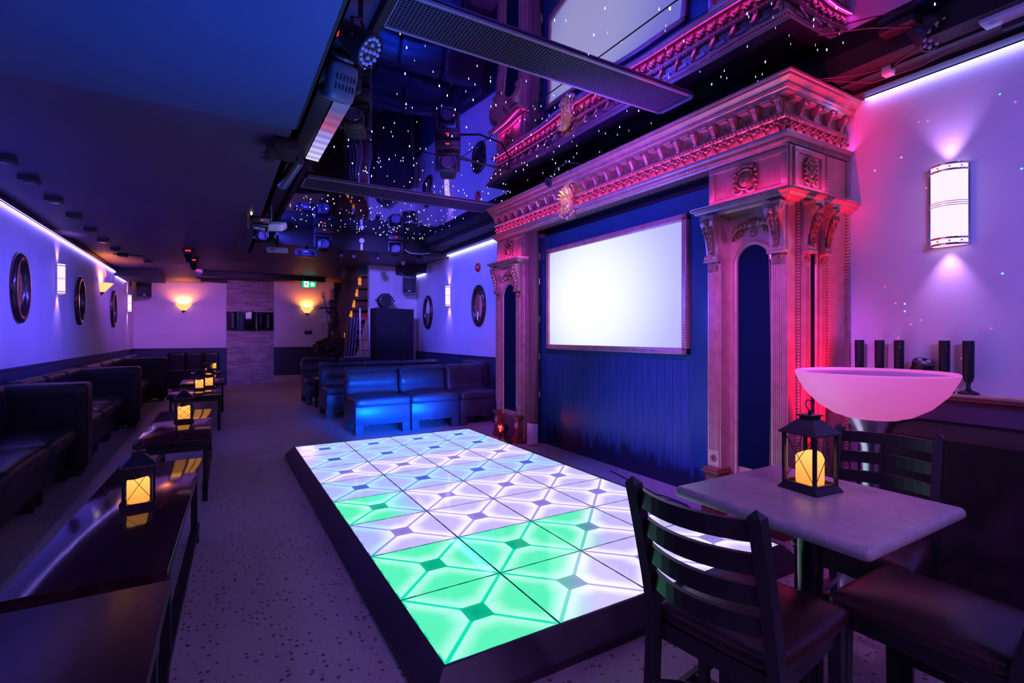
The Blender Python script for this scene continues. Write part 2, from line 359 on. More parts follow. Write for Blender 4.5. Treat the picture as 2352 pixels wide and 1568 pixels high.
# ================================================================== the setting
XL, XR, YB, YF = -1.75, 3.85, 14.9, -2.6
struct('floor', MB().box(XL-.1, XR+.1, YF, YB+.1, -.12, 0), M['terrazzo'])
struct('wall_left', MB().box(XL-.12, XL, YF, YB, .95, 3.3), M['white_wall'])
struct('wall_right', MB().box(XR, XR+.12, YF, YB, .90, 3.3), M['white_wall'])
struct('wall_back', MB().box(XL, 2.86, YB, YB+.12, .95, 3.3), M['white_wall'])
struct('wall_front', MB().box(XL, XR, YF-.12, YF, 0, 3.3), M['soffit'])
struct('trim_1', MB().box(XL-.12, XL+.012, YF, YB, 0, .95).box(XL, XL+.03, YF, YB, .95, .972), M['dado'])
struct('trim_2', MB().box(XL, .19, YB-.012, YB+.12, 0, .95).box(XL, .19, YB-.03, YB, .95, .967), M['dado'])
struct('trim_3', MB().box(1.29, 2.86, YB-.012, YB+.12, .20, .95).box(1.29, 2.86, YB-.03, YB, .95, .967), M['dado'])
struct('baseboard_back', MB().box(1.29, 2.86, YB-.02, YB+.12, 0, .20).box(1.55, 1.553, YB-.022, YB, 0, .2), noise_color(P('beige_tile', (.55, .46, .36), .4), (.5, .42, .33), (.6, .5, .4), 4))
struct('trim_4', MB().box(XR-.012, XR+.12, 5.6, YB, 0, .93).box(XR-.03, XR, 5.7, 10.8, .915, .935), M['dado'])
struct('trim_5', MB().box(XR-.012, XR+.12, YF, 1.86, 0, .92), noise_color(P('grey_dado_paint', (.16, .13, .2), .45), (.14, .11, .18), (.18, .15, .22), 2))
struct('wall_panel_stone', MB().box(.19, 1.29, YB-.06, YB+.1, 0, 2.9), M['stone'])
struct('wall_stairwell', MB().box(2.86, XR, YB, YB+.12, 0, 3.3).box(3.55, 3.85, 10.98, YB, 0, 3.3), P('dark_stairwell', (.035, .03, .024), .6))
# ceilings
struct('ceiling', MB().box(XL-.1, XR+.1, YF, YB+.1, 3.28, 3.4), M['black'])
struct('ceiling_left', MB().box(XL, .44, YF, 8.75, 2.58, 2.80).box(XL, -.36, 8.75, YB, 2.60, 2.80), M['soffit'])
struct('ceiling_left_panel', MB().box(XL, .405, YF, 3.31, 2.548, 2.578), M['soffit_panel'])
struct('panel_shadow_strip', MB().box(XL, .425, 3.31, 3.335, 2.562, 2.579).box(.405, .425, YF, 3.31, 2.562, 2.579), M['black'])  # black strips painted in for the shadow line under the panel edge
struct('ceiling_rear', MB().box(-.36, XR, 9.0, YB, 2.80, 3.1), M['rear_soffit'])
struct('ceiling_recess', MB().box(.44, .80, YF, 9.0, 3.09, 3.2).box(.40, .44, YF, 8.75, 2.58, 3.2), M['soffit'])
struct('trim_6', MB().box(.755, .80, YF, 9.0, 3.02, 3.2).box(.44, XR, 8.95, 9.0, 2.78, 3.2), M['black'])
struct('trim_7', MB().box(3.40, XR, YF, 1.75, 2.945, 3.25).box(3.72, XR, YF, 1.75, 2.915, 2.945).box(3.55, 3.60, YF, 1.75, 2.93, 2.945), M['black'])
struct('trim_8', MB().box(3.38, XR, 5.78, 10.0, 2.90, 3.25).box(3.70, XR, 5.78, 10.6, 2.835, 2.90).box(3.30, 3.38, 5.78, 9.0, 2.96, 3.1), M['black'])
struct('beam_and_dark_void', MB().box(3.40, XR, 1.75, 5.78, 2.99, 3.25).box(3.205, 3.25, 2.45, 5.05, 2.505, 2.9).box(3.45, 3.5, 1.9, 5.6, 2.40, 2.9), M['black'])  # inner black boxes stand in for the dark void behind the architrave
struct('trim_10', MB().box(XL, XL+.05, YF, 12.35, 2.525, 2.58), M['mahogany'])
struct('trim_11', MB().box(XL, -1.02, 12.35, 13.65, 2.46, 2.62), M['black'])
struct('trim_12', MB().box(-.36, 2.42, 13.75, 14.15, 2.68, 2.82).box(XL, .2, 14.6, YB, 2.63, 2.70), M['black'])
struct('trim_13', MB().box(3.36, XR, 10.15, 10.75, 2.62, 2.83), M['black'])
# white block wall in front of the stair
struct('wall_block', MB().box(2.80, XR, 10.8, 10.95, 0, 2.80).prism([(10.95, 0.0), (12.9, 0.0), (12.9, .5), (10.95, 2.4)], 'x', 2.95, 3.0).box(3.30, 3.345, 10.78, 10.8, 0, 2.80), M['white_wall'])

# ================================================================== glossy star ceiling
star = thing('star_ceiling_panel', 'dark glossy ceiling panel dotted with tiny white star lights over the dance floor', 'ceiling panel', (2.05, 3.2, 3.07))
fb = MB().box(.80, 3.40, YF, 8.95, 3.07, 3.09)
fb.build('glossy_film', M['film'], star)
MB().box(.80, 3.40, 4.62, 4.628, 3.066, 3.07).box(2.1, 2.104, YF, 4.62, 3.066, 3.07).build('seam', M['black_gloss'], star)
M['star'] = E('star_light', (.75, .82, 1.0), 5.0)
pts = []
while len(pts) < 520:
    x, y = random.uniform(.84, 3.36), random.uniform(-.2, 8.9)
    if y < random.uniform(0, 9) * .12 or 2.48 < y < 2.86 or 5.92 < y < 6.48: continue
    pts.append((x, y))
pts.sort(key=lambda p: math.hypot(*p))
sm0 = None
for i, (x, y) in enumerate(pts[:100]):
    if sm0 is None:
        sm0 = MB().sph((0, 0, 0), (.0028, .0028, .005), 6, 4).build('star_light', M['star'], star, local=True); o = sm0
    else: o = sm0.copy(); C.objects.link(o)
    o.location = (x-2.05, y-3.2, -.004); s_ = random.choice((.7, .7, .85, 1, 1, 1.9)); o.scale = (s_, s_, s_)
b = MB()
for (x, y) in pts[100:]: b.sph((x, y, 3.066), ((.0024+.0002*y)*random.choice((.7, .8, 1, 1, 1.5)),)*3, 4, 3)
o = b.build('star_light', M['star'], star); o['kind'] = 'stuff'

def grille(label, x0, x1, y0, y1, z):
    r = thing('ceiling_grille', label, 'vent', ((x0+x1)/2, (y0+y1)/2, z))
    MB().box(x0, x1, y0, y0+.02, z-.014, z).box(x0, x1, y1-.02, y1, z-.014, z).box(x0, x0+.02, y0, y1, z-.014, z).box(x1-.02, x1, y0, y1, z-.014, z).build('frame', P('grille_frame', (.35, .3, .5), .4, .3), r)
    MB().box(x0+.02, x1-.02, y0+.02, y1-.02, z-.004, z-.001).build('backing', M['black'], r)
    g = MB(); n = int((x1-x0)/.022)
    for i in range(n):
        x = x0+(i+.5)*(x1-x0)/n; g.box(x-.0014, x+.0014, y0+.02, y1-.02, z-.013, z-.009)
    m = int((y1-y0)/.022)
    for i in range(m):
        y = y0+(i+.5)*(y1-y0)/m; g.box(x0+.02, x1-.02, y-.0014, y+.0014, z-.009, z-.005)
    g.build('mesh', P('grille_wire', (.22, .2, .38), .4, .5), r)
grille('long wire mesh ceiling grille nearest the camera, above the near dance floor', .80, 3.05, 2.50, 2.84, 3.066)
grille('far wire mesh ceiling grille crossing the star ceiling before the lounge seats', .84, 3.40, 5.97, 6.42, 3.066)

# ================================================================== LED strips
M['led_v'] = E('led_strip_violet', (.26, .18, 1.0), 14.0)
M['led_b'] = E('led_strip_blue', (.26, .26, 1.0), 16.0)
def led(label, x0, x1, y0, y1, z0, z1, mat):
    r = thing('led_strip', label, 'strip light', ((x0+x1)/2, (y0+y1)/2, z0))
    MB().box(x0, x1, y0, y1, z0, z1).build('diffuser', mat, r)
    MB().box(x0-.002, x1+.002, y0, y1, z1, z1+.006).build('mounting_channel', M['black'], r)
led('violet strip light along the top of the left wall', XL+.014, XL+.030, YF+.1, 12.3, 2.508, 2.519, M['led_v'])
led('short violet strip light under the black box at the far left corner', XL+.014, XL+.030, 12.40, 13.6, 2.444, 2.454, M['led_v'])
led('blue-white strip light along the far right wall above the oval mirrors', XR-.040, XR-.02, 5.80, 10.1, 2.815, 2.829, M['led_b'])
led('short blue-white strip light stepping down beside the far right loudspeaker', XR-.035, XR-.02, 10.17, 10.75, 2.602, 2.614, M['led_b'])
led('violet strip light along the top of the near right wall', XR-.032, XR-.02, YF+.1, 1.72, 2.899, 2.909, M['led_b'])
r = thing('led_tube', 'glowing blue tube light over the stair at the back', 'tube light', (3.0, 13.2, 2.70))
MB().cyl((2.78, 13.3, 2.66), (3.5, 13.3, 2.66), .022, n=10).build('tube', E('blue_tube', (.03, .22, 1.0), 4.0), r)
MB().box(2.74, 2.78, 13.27, 13.33, 2.62, 2.70).box(3.5, 3.54, 13.27, 13.33, 2.62, 2.70).build('end_cap', M['black'], r)

# ================================================================== dance floor
def tilemat(name, pad, glow, line, sq, mixto=None, dirx=1.0, diry=0.0, lo=-.1, hi=.2):
    m = bpy.data.materials.new(name); m.use_nodes = True
    ns, lk, b = nodes(m)
    tc = N(m, 'ShaderNodeTexCoord'); s = N(m, 'ShaderNodeSeparateXYZ'); lk.new(tc.outputs['Object'], s.inputs[0])
    def mth(op, a, b_=None, c_=None):
        n = N(m, 'ShaderNodeMath', operation=op)
        for i, v in enumerate((a, b_, c_)):
            if v is None: continue
            if isinstance(v, (int, float)): n.inputs[i].default_value = v
            else: lk.new(v, n.inputs[i])
        return n.outputs[0]
    ax, ay = mth('ABSOLUTE', s.outputs['X']), mth('ABSOLUTE', s.outputs['Y'])
    mxx, mnn = mth('MAXIMUM', ax, ay), mth('MINIMUM', ax, ay)
    df = mth('SUBTRACT', mxx, mnn)
    isl = mth('LESS_THAN', df, .0125); iss = mth('LESS_THAN', mxx, .056)
    dash = mth('MULTIPLY', mth('GREATER_THAN', mxx, .2435), mth('GREATER_THAN', mth('PINGPONG', mth('ADD', mnn, .02), .075), .048))
    d2 = mth('MINIMUM', df, mth('MULTIPLY', mth('SUBTRACT', mxx, .056), 1.15))
    def mr(v, a, b_):
        n = N(m, 'ShaderNodeMapRange'); n.interpolation_type = 'SMOOTHSTEP'; n.inputs[1].default_value = a; n.inputs[2].default_value = b_; lk.new(v, n.inputs[0]); return n.outputs[0]
    t = mr(d2, .012, .125)
    def mix(f, a, b_):
        n = N(m, 'ShaderNodeMix', data_type='RGBA'); lk.new(f, n.inputs[0])
        for i, v in ((6, a), (7, b_)):
            if isinstance(v, tuple): n.inputs[i].default_value = (*v, 1)
            else: lk.new(v, n.inputs[i])
        return n.outputs[2]
    def pal(p_, g_, l_, s_):
        c = mix(t, g_, p_); c = mix(mth('MAXIMUM', isl, dash), c, l_); 
        sqc = mix(mr(mxx, 0.0, .06), tuple(.8*v for v in s_), s_)
        return mix(iss, c, sqc)
    c = pal(pad, glow, line, sq)
    if mixto:
        g = mr(mth('ADD', mth('MULTIPLY', s.outputs['X'], dirx), mth('MULTIPLY', s.outputs['Y'], diry)), lo, hi)
        c = mix(g, c, pal(*mixto))
    b.inputs['Base Color'].default_value = (.02, .02, .02, 1); b.inputs['Roughness'].default_value = .06
    b.inputs['Specular IOR Level'].default_value = .4
    lk.new(c, b.inputs['Emission Color']); b.inputs['Emission Strength'].default_value = 1.0
    return m
WH = ((.58, .50, 1.0), (1.02, .92, 1.1), (.42, .35, .86), (.30, .24, .78))
BL = ((.44, .50, 1.05), (.47, .78, 1.15), (.22, .30, .92), (.08, .15, .70))
GR = ((.10, .92, .50), (.42, 1.0, .82), (.0, .80, .44), (.0, .50, .27))
TM = {'W': tilemat('lavender_tile', *WH), 'B': tilemat('blue_tile', *BL), 'G': tilemat('green_tile', *GR),
      'Q': tilemat('blue_lavender_tile', *BL, mixto=WH, diry=-1, lo=-.2, hi=.1),
      'g': tilemat('green_to_blue_tile', *GR, mixto=BL, dirx=1, diry=-.2, lo=.02, hi=.25),
      'c': tilemat('blue_to_lavender_tile', *BL, mixto=WH, dirx=1, diry=-.3, lo=-.2, hi=.0),
      'm': tilemat('green_to_lavender_tile', *GR, mixto=WH, dirx=.8, diry=-.6, lo=-.12, hi=.14)}
rows = ['BBBB', 'BBBB', 'QWWW', 'BBBB', 'gWWW', 'cWWW', 'GGmW', 'GmWW']
X0, Y1, TP, TZ = .694, 5.662, .502, .12
df = thing('dance_floor', 'raised dance floor of glowing white, blue and green light tiles with a dark sloping edge', 'dance floor', (X0+2*TP, Y1-4*TP, 0))
tm = None
for r_, row in enumerate(rows):
    for c_, k in enumerate(row):
        if tm is None:
            h = TP/2-.0032
            bm = MB().box(-h, h, -h, h, -.02, 0)
            tm = bm.build('light_tile', TM['W'], df, local=True); o = tm
        else: o = tm.copy(); C.objects.link(o)
        o.location = (X0+(c_+.5)*TP-df.location.x, Y1-(r_+.5)*TP-df.location.y, TZ)
        o.material_slots[0].link = 'OBJECT'; o.material_slots[0].material = TM[k]
        if k in 'Gg': o['label'] = 'light tile glowing green'
        elif k in 'BQc': o['label'] = 'light tile glowing pale blue'
        elif k == 'm': o['label'] = 'light tile fading from green to lavender'
for i in range(1, 4): MB().box(X0+i*TP-.0036, X0+i*TP+.0036, Y1-8*TP, Y1, TZ-.02, TZ+.0006).build('joint_strip', P('tile_joint', (.01, .012, .05), .4), df)
for i in range(1, 8): MB().box(X0, X0+4*TP, Y1-i*TP-.0028, Y1-i*TP+.0028, TZ-.02, TZ+.0004).build('joint_strip', P('tile_joint', (.01, .012, .05), .4), df)
MB().box(X0, X0+4*TP, Y1-8*TP, Y1, .02, TZ-.021).build('deck', M['black'], df)
X1_, Y0_ = X0+4*TP, Y1-8*TP
SK = .085
for side in range(4):
    b = MB(); prof = [(.002, TZ+.004), (.012, TZ+.002), (SK, .035), (SK, .0), (.0, .0)]
    if side == 0: b.sweep(prof, [lambda p, z: (X0-p, Y0_-p, z), lambda p, z: (X0-p, Y1+p, z)])
    if side == 1: b.sweep(prof, [lambda p, z: (X1_+p, Y0_-p, z), lambda p, z: (X0-p, Y0_-p, z)])
    if side == 2: b.sweep(prof, [lambda p, z: (X1_+p, Y1+p, z), lambda p, z: (X1_+p, Y0_-p, z)])
    if side == 3: b.sweep(prof, [lambda p, z: (X0-p, Y1+p, z), lambda p, z: (X1_+p, Y1+p, z)])
    b.build('edge_ramp', M['skirt'], df)

# ================================================================== stage wall and screen
struct('wall_stage', MB().box(3.36, 3.44, 1.9, 5.6, 0, 2.44), M['planks'])
st = thing('stage_wall_panelling', 'flat blue painted border panels fixed over the plank stage wall round the screen', 'wall panel', (3.34, 3.7, 1.0))
MB().box(3.335, 3.36, 2.42, 5.20, 2.30, 2.455).build('top_panel', M['stage_blue'], st)
MB().box(3.33, 3.36, 4.90, 5.20, 0.02, 2.30).box(3.325, 3.33, 4.99, 5.0, .02, 2.3).build('side_panel', M['stage_blue'], st)
MB().box(3.33, 3.36, 2.40, 2.775, .22, 2.30, .003).build('side_panel', M['stage_blue'], st)
MB().box(3.345, 3.36, 2.775, 4.90, 1.09, 2.30).build('backing_panel', M['stage_blue'], st)
for zz in (.55, 1.0, 1.45, 1.9, 2.2): MB().cyl((3.325, 5.0, zz), (3.325, 5.0, zz+.07), .007, n=8).build('hinge', M['chrome'], st)
sc_ = thing('projection_screen', 'bright white projection screen in a thin gilt frame on the blue stage wall', 'screen', (3.31, 3.80, 1.70))
ya, yb, za, zb = 2.79, 4.815, 1.130, 2.288
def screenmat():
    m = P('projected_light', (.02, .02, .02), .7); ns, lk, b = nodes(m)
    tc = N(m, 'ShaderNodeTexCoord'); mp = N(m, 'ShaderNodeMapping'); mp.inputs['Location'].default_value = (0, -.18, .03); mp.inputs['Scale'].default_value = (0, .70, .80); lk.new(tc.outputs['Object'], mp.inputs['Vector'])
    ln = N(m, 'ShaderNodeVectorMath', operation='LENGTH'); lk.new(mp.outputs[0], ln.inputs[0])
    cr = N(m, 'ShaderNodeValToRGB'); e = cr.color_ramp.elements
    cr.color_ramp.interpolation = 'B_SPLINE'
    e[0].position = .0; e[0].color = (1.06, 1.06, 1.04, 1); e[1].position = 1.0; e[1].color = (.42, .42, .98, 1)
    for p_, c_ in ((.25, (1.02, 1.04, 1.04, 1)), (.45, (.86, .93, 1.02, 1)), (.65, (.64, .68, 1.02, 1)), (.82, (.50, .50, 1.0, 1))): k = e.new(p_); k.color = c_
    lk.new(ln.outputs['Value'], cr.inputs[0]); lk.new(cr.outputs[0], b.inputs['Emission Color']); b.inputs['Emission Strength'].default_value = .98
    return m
MB().box(3.315, 3.325, ya+.04, yb-.04, za+.04, zb-.04).build('screen_surface', screenmat(), sc_)
for nm, (a0, a1, c0, c1) in {'b': (ya, yb, za, za+.055), 't': (ya, yb, zb-.055, zb), 'l': (ya, ya+.05, za, zb), 'r': (yb-.05, yb, za, zb)}.items():
    b = MB().box(3.29, 3.345, a0, a1, c0, c1, .006)
    hor = nm in 'bt'
    L = (a1-a0) if hor else (c1-c0); n = int(L/.022)
    for i in range(n):
        if hor: b.box(3.286, 3.291, a0+.008+i*L/n, a0+.008+(i+.5)*L/n, (c0+c1)/2-.012, (c0+c1)/2+.012)
        else: b.box(3.286, 3.291, (a0+a1)/2-.012, (a0+a1)/2+.012, c0+.008+i*L/n, c0+.008+(i+.5)*L/n)
    b.build('frame_rail', M['gilt'], sc_)
wp = thing('wrapped_post', 'brown fabric-wrapped post with a pale foot beside the far pilaster', 'post', (3.18, 4.93, 0))
MB().cyl((3.20, 4.93, .26), (3.20, 4.93, 2.50), .058, .062, 12).build('wrap', noise_color(P('brown_fabric', (.09, .045, .05), .7), (.07, .035, .04), (.12, .06, .065), 6, mapscale=(6, 6, .3)), wp)
MB().box(3.13, 3.23, 4.88, 4.98, .01, .26, .012).build('foot', P('pale_foot', (.6, .58, .62), .6), wp)
# ================================================================== gilt stage surround
sur = thing('stage_surround', 'ornate carved gilt stage surround with two pilasters and a deep cornice', 'stage surround', (3.5, 3.75, 0))
FX, YN, YFAR = 3.10, 1.858, 5.655      # frieze plane, near and far end planes
def path4():
    return [lambda p, z: (XR-.002, YFAR+p, z), lambda p, z: (FX-p, YFAR+p, z), lambda p, z: (FX-p, YN-p, z), lambda p, z: (XR-.002, YN-p, z)]
# bands: (name, profile)
crown = [(0, 2.815), (.050, 2.815), (.052, 2.832), (.060, 2.838), (.062, 2.848), (.066, 2.862), (.078, 2.876), (.094, 2.888), (.096, 2.905), (.104, 2.908), (.106, 2.922), (0, 2.922)]
MB().sweep(crown, path4()).build('crown_moulding', M['gilt'], sur)
body = [(0, 2.50), (0, 2.815)]
MB().sweep(body, path4()).box(FX+.001, FX+.10, YN+.001, YFAR-.001, 2.50, 2.90).box(FX+.1, XR-.003, YN+.001, 2.44, 2.50, 2.90).box(FX+.1, XR-.003, 5.06, YFAR-.001, 2.50, 2.90).build('frieze_board', M['gilt_dark'], sur)
lip = [(0, 2.500), (.006, 2.500), (.010, 2.512), (.026, 2.518), (.030, 2.530), (.030, 2.540), (.046, 2.546), (.052, 2.558), (.052, 2.576), (.047, 2.580), (.040, 2.568), (.020, 2.562), (0, 2.562)]
MB().sweep(lip, path4()).build('architrave_moulding', M['gilt'], sur)
bead = [(0, 2.668), (.012, 2.668), (.020, 2.676), (.020, 2.704), (.012, 2.712), (0, 2.712)]
MB().sweep(bead, path4()).build('bead_moulding', M['gilt_dark'], sur)
# egg beads, rope beads and dentils along front and near end
def along(step, fn, p=0.0):
    n = int((YFAR-YN+2*p)/step)
    for i in range(n+1): fn(FX-p, YN-p+i*(YFAR-YN+2*p)/n, 'f')
    n = int((XR-FX+p)/step)
    for i in range(1, n+1): fn(FX-p+i*step, YN-p, 'e')
b = MB(); along(.030, lambda x, y, s: b.sph((x, y, 2.690), (.011, .009, .012) if s == 'f' else (.009, .011, .012), 6, 4), .020); b.build('egg_beads', M['gilt'], sur)
b = MB(); along(.021, lambda x, y, s: b.sph((x, y, 2.531), (.008, .0065, .010), 5, 4), .030); b.build('rope_beads', M['gilt'], sur)
b = MB(); along(.020, lambda x, y, s: b.box(x-.006, x+.006, y-.006, y+.006, 2.850, 2.860), .066); b.build('bead_row', M['gilt'], sur)
# acanthus frieze: fans of leaves
def leafclump(b, x, y, ax):
    for k, (dy, h, w) in enumerate(((-.030, .052, .013), (-.016, .066, .014), (0, .076, .016), (.016, .066, .014), (.030, .052, .013))):
        zc = 2.578+h/2; tilt = dy*9
        mt = Matrix.Rotation(tilt, 4, 'X') if ax == 'f' else Matrix.Rotation(-tilt, 4, 'Y')
        if ax == 'f':
            b.sph((x-.010, y+dy*.8, zc), (.012, w*.55, h/2), 6, 5, mat=mt); b.sph((x-.020, y+dy*1.4, 2.578+h), (.013, .010, .010), 6, 4)
        else:
            b.sph((x+dy*.8, y-.010, zc), (w*.55, .012, h/2), 6, 5, mat=mt); b.sph((x+dy*1.4, y-.020, 2.578+h), (.010, .013, .010), 6, 4)
b = MB(); n = 40
for i in range(n): leafclump(b, FX, YN+.05+(YFAR-YN-.1)*i/(n-1), 'f')
for i in range(8): leafclump(b, FX+.05+i*.092, YN, 'e')
b.build('acanthus_frieze', M['gilt_dark'], sur)
# modillions with caps
def modillion(x, y, s):
    poly = [(0, 2.712), (-.010, 2.706), (-.018, 2.712), (-.020, 2.724), (-.014, 2.738), (-.022, 2.758), (-.040, 2.772), (-.052, 2.786), (-.052, 2.800), (0, 2.800)]
    b = MB()
    if s == 'f':
        b.prism([(FX+px_, z) for px_, z in poly], 'y', y-.015, y+.015)
        for k in (-.009, 0, .009): b.cyl((FX-.018, y+k, 2.726), (FX-.046, y+k, 2.775), .005, n=6)
        b.cyl((FX-.044, y-.017, 2.784), (FX-.044, y+.017, 2.784), .011, n=8); b.cyl((FX-.014, y-.016, 2.714), (FX-.014, y+.016, 2.714), .008, n=8)
    else:
        b.prism([(YN+px_, z) for px_, z in poly], 'x', x-.015, x+.015)
        for k in (-.009, 0, .009): b.cyl((x+k, YN-.018, 2.726), (x+k, YN-.046, 2.775), .005, n=6)
        b.cyl((x-.017, YN-.044, 2.784), (x+.017, YN-.044, 2.784), .011, n=8); b.cyl((x-.016, YN-.014, 2.714), (x+.016, YN-.014, 2.714), .008, n=8)
    b.build('modillion', M['gilt'], sur)
for i in range(24): modillion(0, YN+.02+(YFAR-YN-.04)*i/23, 'f')
for i in range(4): modillion(FX+.16+.165*i, 0, 'e')
# square soffit blocks between the modillions
for i in range(23):
    y = YN+.02+(YFAR-YN-.04)*(i+.5)/23
    MB().box(FX-.056, FX, y-.040, y+.040, 2.800, 2.8155).box(FX-.048, FX, y-.032, y+.032, 2.788, 2.802).build('soffit_block', M['gilt'], sur)
for i in range(5):
    x = FX+.078+.165*i; MB().box(x-.040, min(x+.040, XR-.01), YN-.056, YN, 2.800, 2.8155).box(x-.032, min(x+.032, XR-.01), YN-.048, YN, 2.788, 2.802).build('soffit_block', M['gilt'], sur)
# pink light strip lying on the architrave lip
M['led_pink'] = E('led_strip_pink', (1.0, .04, .34), 3.0)
MB().box(FX-.034, FX-.026, YN-.03, YFAR+.03, 2.565, 2.570).box(FX-.03, XR-.01, YN-.034, YN-.026, 2.565, 2.570).build('light_strip', M['led_pink'], sur)['label'] = 'pink light strip behind the architrave lip'
# mask of a bearded face with a leafy crown
def mask():
    y0, z0 = 4.07, 2.62; x = FX-.05
    b = MB()
    b.sph((x, y0, z0-.015), (.055, .060, .085), 16, 12)                      # face
    b.sph((x-.030, y0, z0+.035), (.030, .045, .022), 12, 8)                   # brow
    b.sph((x-.056, y0, z0+.002), (.016, .012, .030), 8, 6)                    # nose
    b.sph((x-.060, y0, z0-.020), (.015, .016, .011), 8, 6)
    for s in (-1, 1):
        b.sph((x-.040, y0+s*.030, z0-.008), (.018, .020, .018), 8, 6)         # cheeks
        b.sph((x-.047, y0+s*.022, z0+.018), (.008, .013, .007), 8, 5)         # eyelids
        b.sph((x-.046, y0+s*.014, z0-.040), (.012, .018, .006), 8, 5)         # moustache
        for k in range(5): b.sph((x-.02, y0+s*(.060+.006*(k % 2)), z0+.04-.028*k), (.022, .016, .017), 7, 5)   # curls
    b.sph((x-.046, y0, z0-.052), (.010, .018, .007), 8, 5)
    for k in range(9):                                                        # beard locks
        a = (k-4)*.24; b.tube([(x-.035, y0+.035*math.sin(a), z0-.055), (x-.045, y0+.055*math.sin(a), z0-.085), (x-.030, y0+.075*math.sin(a), z0-.125+.03*abs(math.sin(a)))], [.010, .009, .003], 6)
    b.build('face', M['gold'], msk)
    b = MB()
    for k in range(9):
        a = (k-4)*.33; d = Vector((0, math.sin(a), math.cos(a)))
        p = Vector((x, y0, z0+.04))
        b.tube([p+d*.045, p+d*.08+Vector((-.02, 0, 0)), p+d*.115+Vector((-.030, 0, 0)), p+d*.125+Vector((-.05, 0, 0))], [.014, .017, .013, .006], 7)
    b.box(x-.04, x+.05, y0-.06, y0+.06, z0+.05, z0+.075, .01)
    b.build('crown', M['gold'], msk)
    b = MB()
    for s in (-1, 1):
        b.tube([(x, y0+s*.06, z0+.03), (x-.01, y0+s*.085, z0-.0), (x-.01, y0+s*.082, z0-.06), (x-.01, y0+s*.10, z0-.11), (x-.02, y0+s*.085, z0-.13)], [.012, .012, .012, .014, .006], 6)
        for k in range(3): b.sph((x-.01, y0+s*(.06+.028*k), z0-.125+.012*k), (.018, .014, .020), 7, 5)
    b.sph((x-.01, y0, z0-.14), (.02, .03, .025), 8, 6); b.box(x, FX+.005, y0-.055, y0+.055, z0-.15, z0+.1)
    b.build('scrollwork', M['gilt'], msk)
msk = MB().box(FX-.02, FX, 4.02, 4.12, 2.53, 2.70, .008).build('mask_ornament', M['gilt'], sur)
msk['label'] = 'golden bearded mask with a leaf crown'
mask()
# pilasters
def flower(b, x, y, z, r, ax='x'):
    for k in range(8):
        a = 2*PI*k/8
        if ax == 'x': b.sph((x, y+math.cos(a)*r*.55, z+math.sin(a)*r*.55), (.006, r*.30, r*.30), 6, 4)
        else: b.sph((x+math.cos(a)*r*.55, y, z+math.sin(a)*r*.55), (r*.30, .006, r*.30), 6, 4)
    b.sph((x, y, z), r*.3, 6, 5)
def cartouche(b, x, y, z, w, h, ax):
    # shield with a scrolled border and a leaf crest
    T = (lambda dy, dz, dx: (x-dx, y+dy, z+dz)) if ax == 'x' else (lambda dy, dz, dx: (x+dy, y-dx, z+dz))
    S = (lambda a, c, e: (e, a, c)) if ax == 'x' else (lambda a, c, e: (a, e, c))
    b.sph(T(0, 0, 0), S(w*.30, h*.30, .025), 12, 8); b.sph(T(0, -.01, .020), S(w*.12, h*.16, .014), 8, 6)
    b.tube([T(w*.34*math.cos(2*PI*k/16), h*.33*math.sin(2*PI*k/16), .01) for k in range(16)], .010, 6, closed=True)
    for k in range(7):
        a = (k-3)*.36; b.sph(T(w*.30*math.sin(a), h*(.36+.10*math.cos(a)), .008), S(w*.065, h*.10, .014), 7, 5)
    for s in (-1, 1):
        for k in range(4): b.sph(T(s*w*(.40+.03*(k % 2)), h*(.26-.17*k), .008), S(w*.075, h*.07, .014), 7, 5)
        b.tube([T(s*w*.08, -h*.38, .008), T(s*w*.22, -h*.46, .008), T(s*w*.38, -h*.42, .008), T(s*w*.40, -h*.34, .006)], [.012, .011, .009, .005], 6)
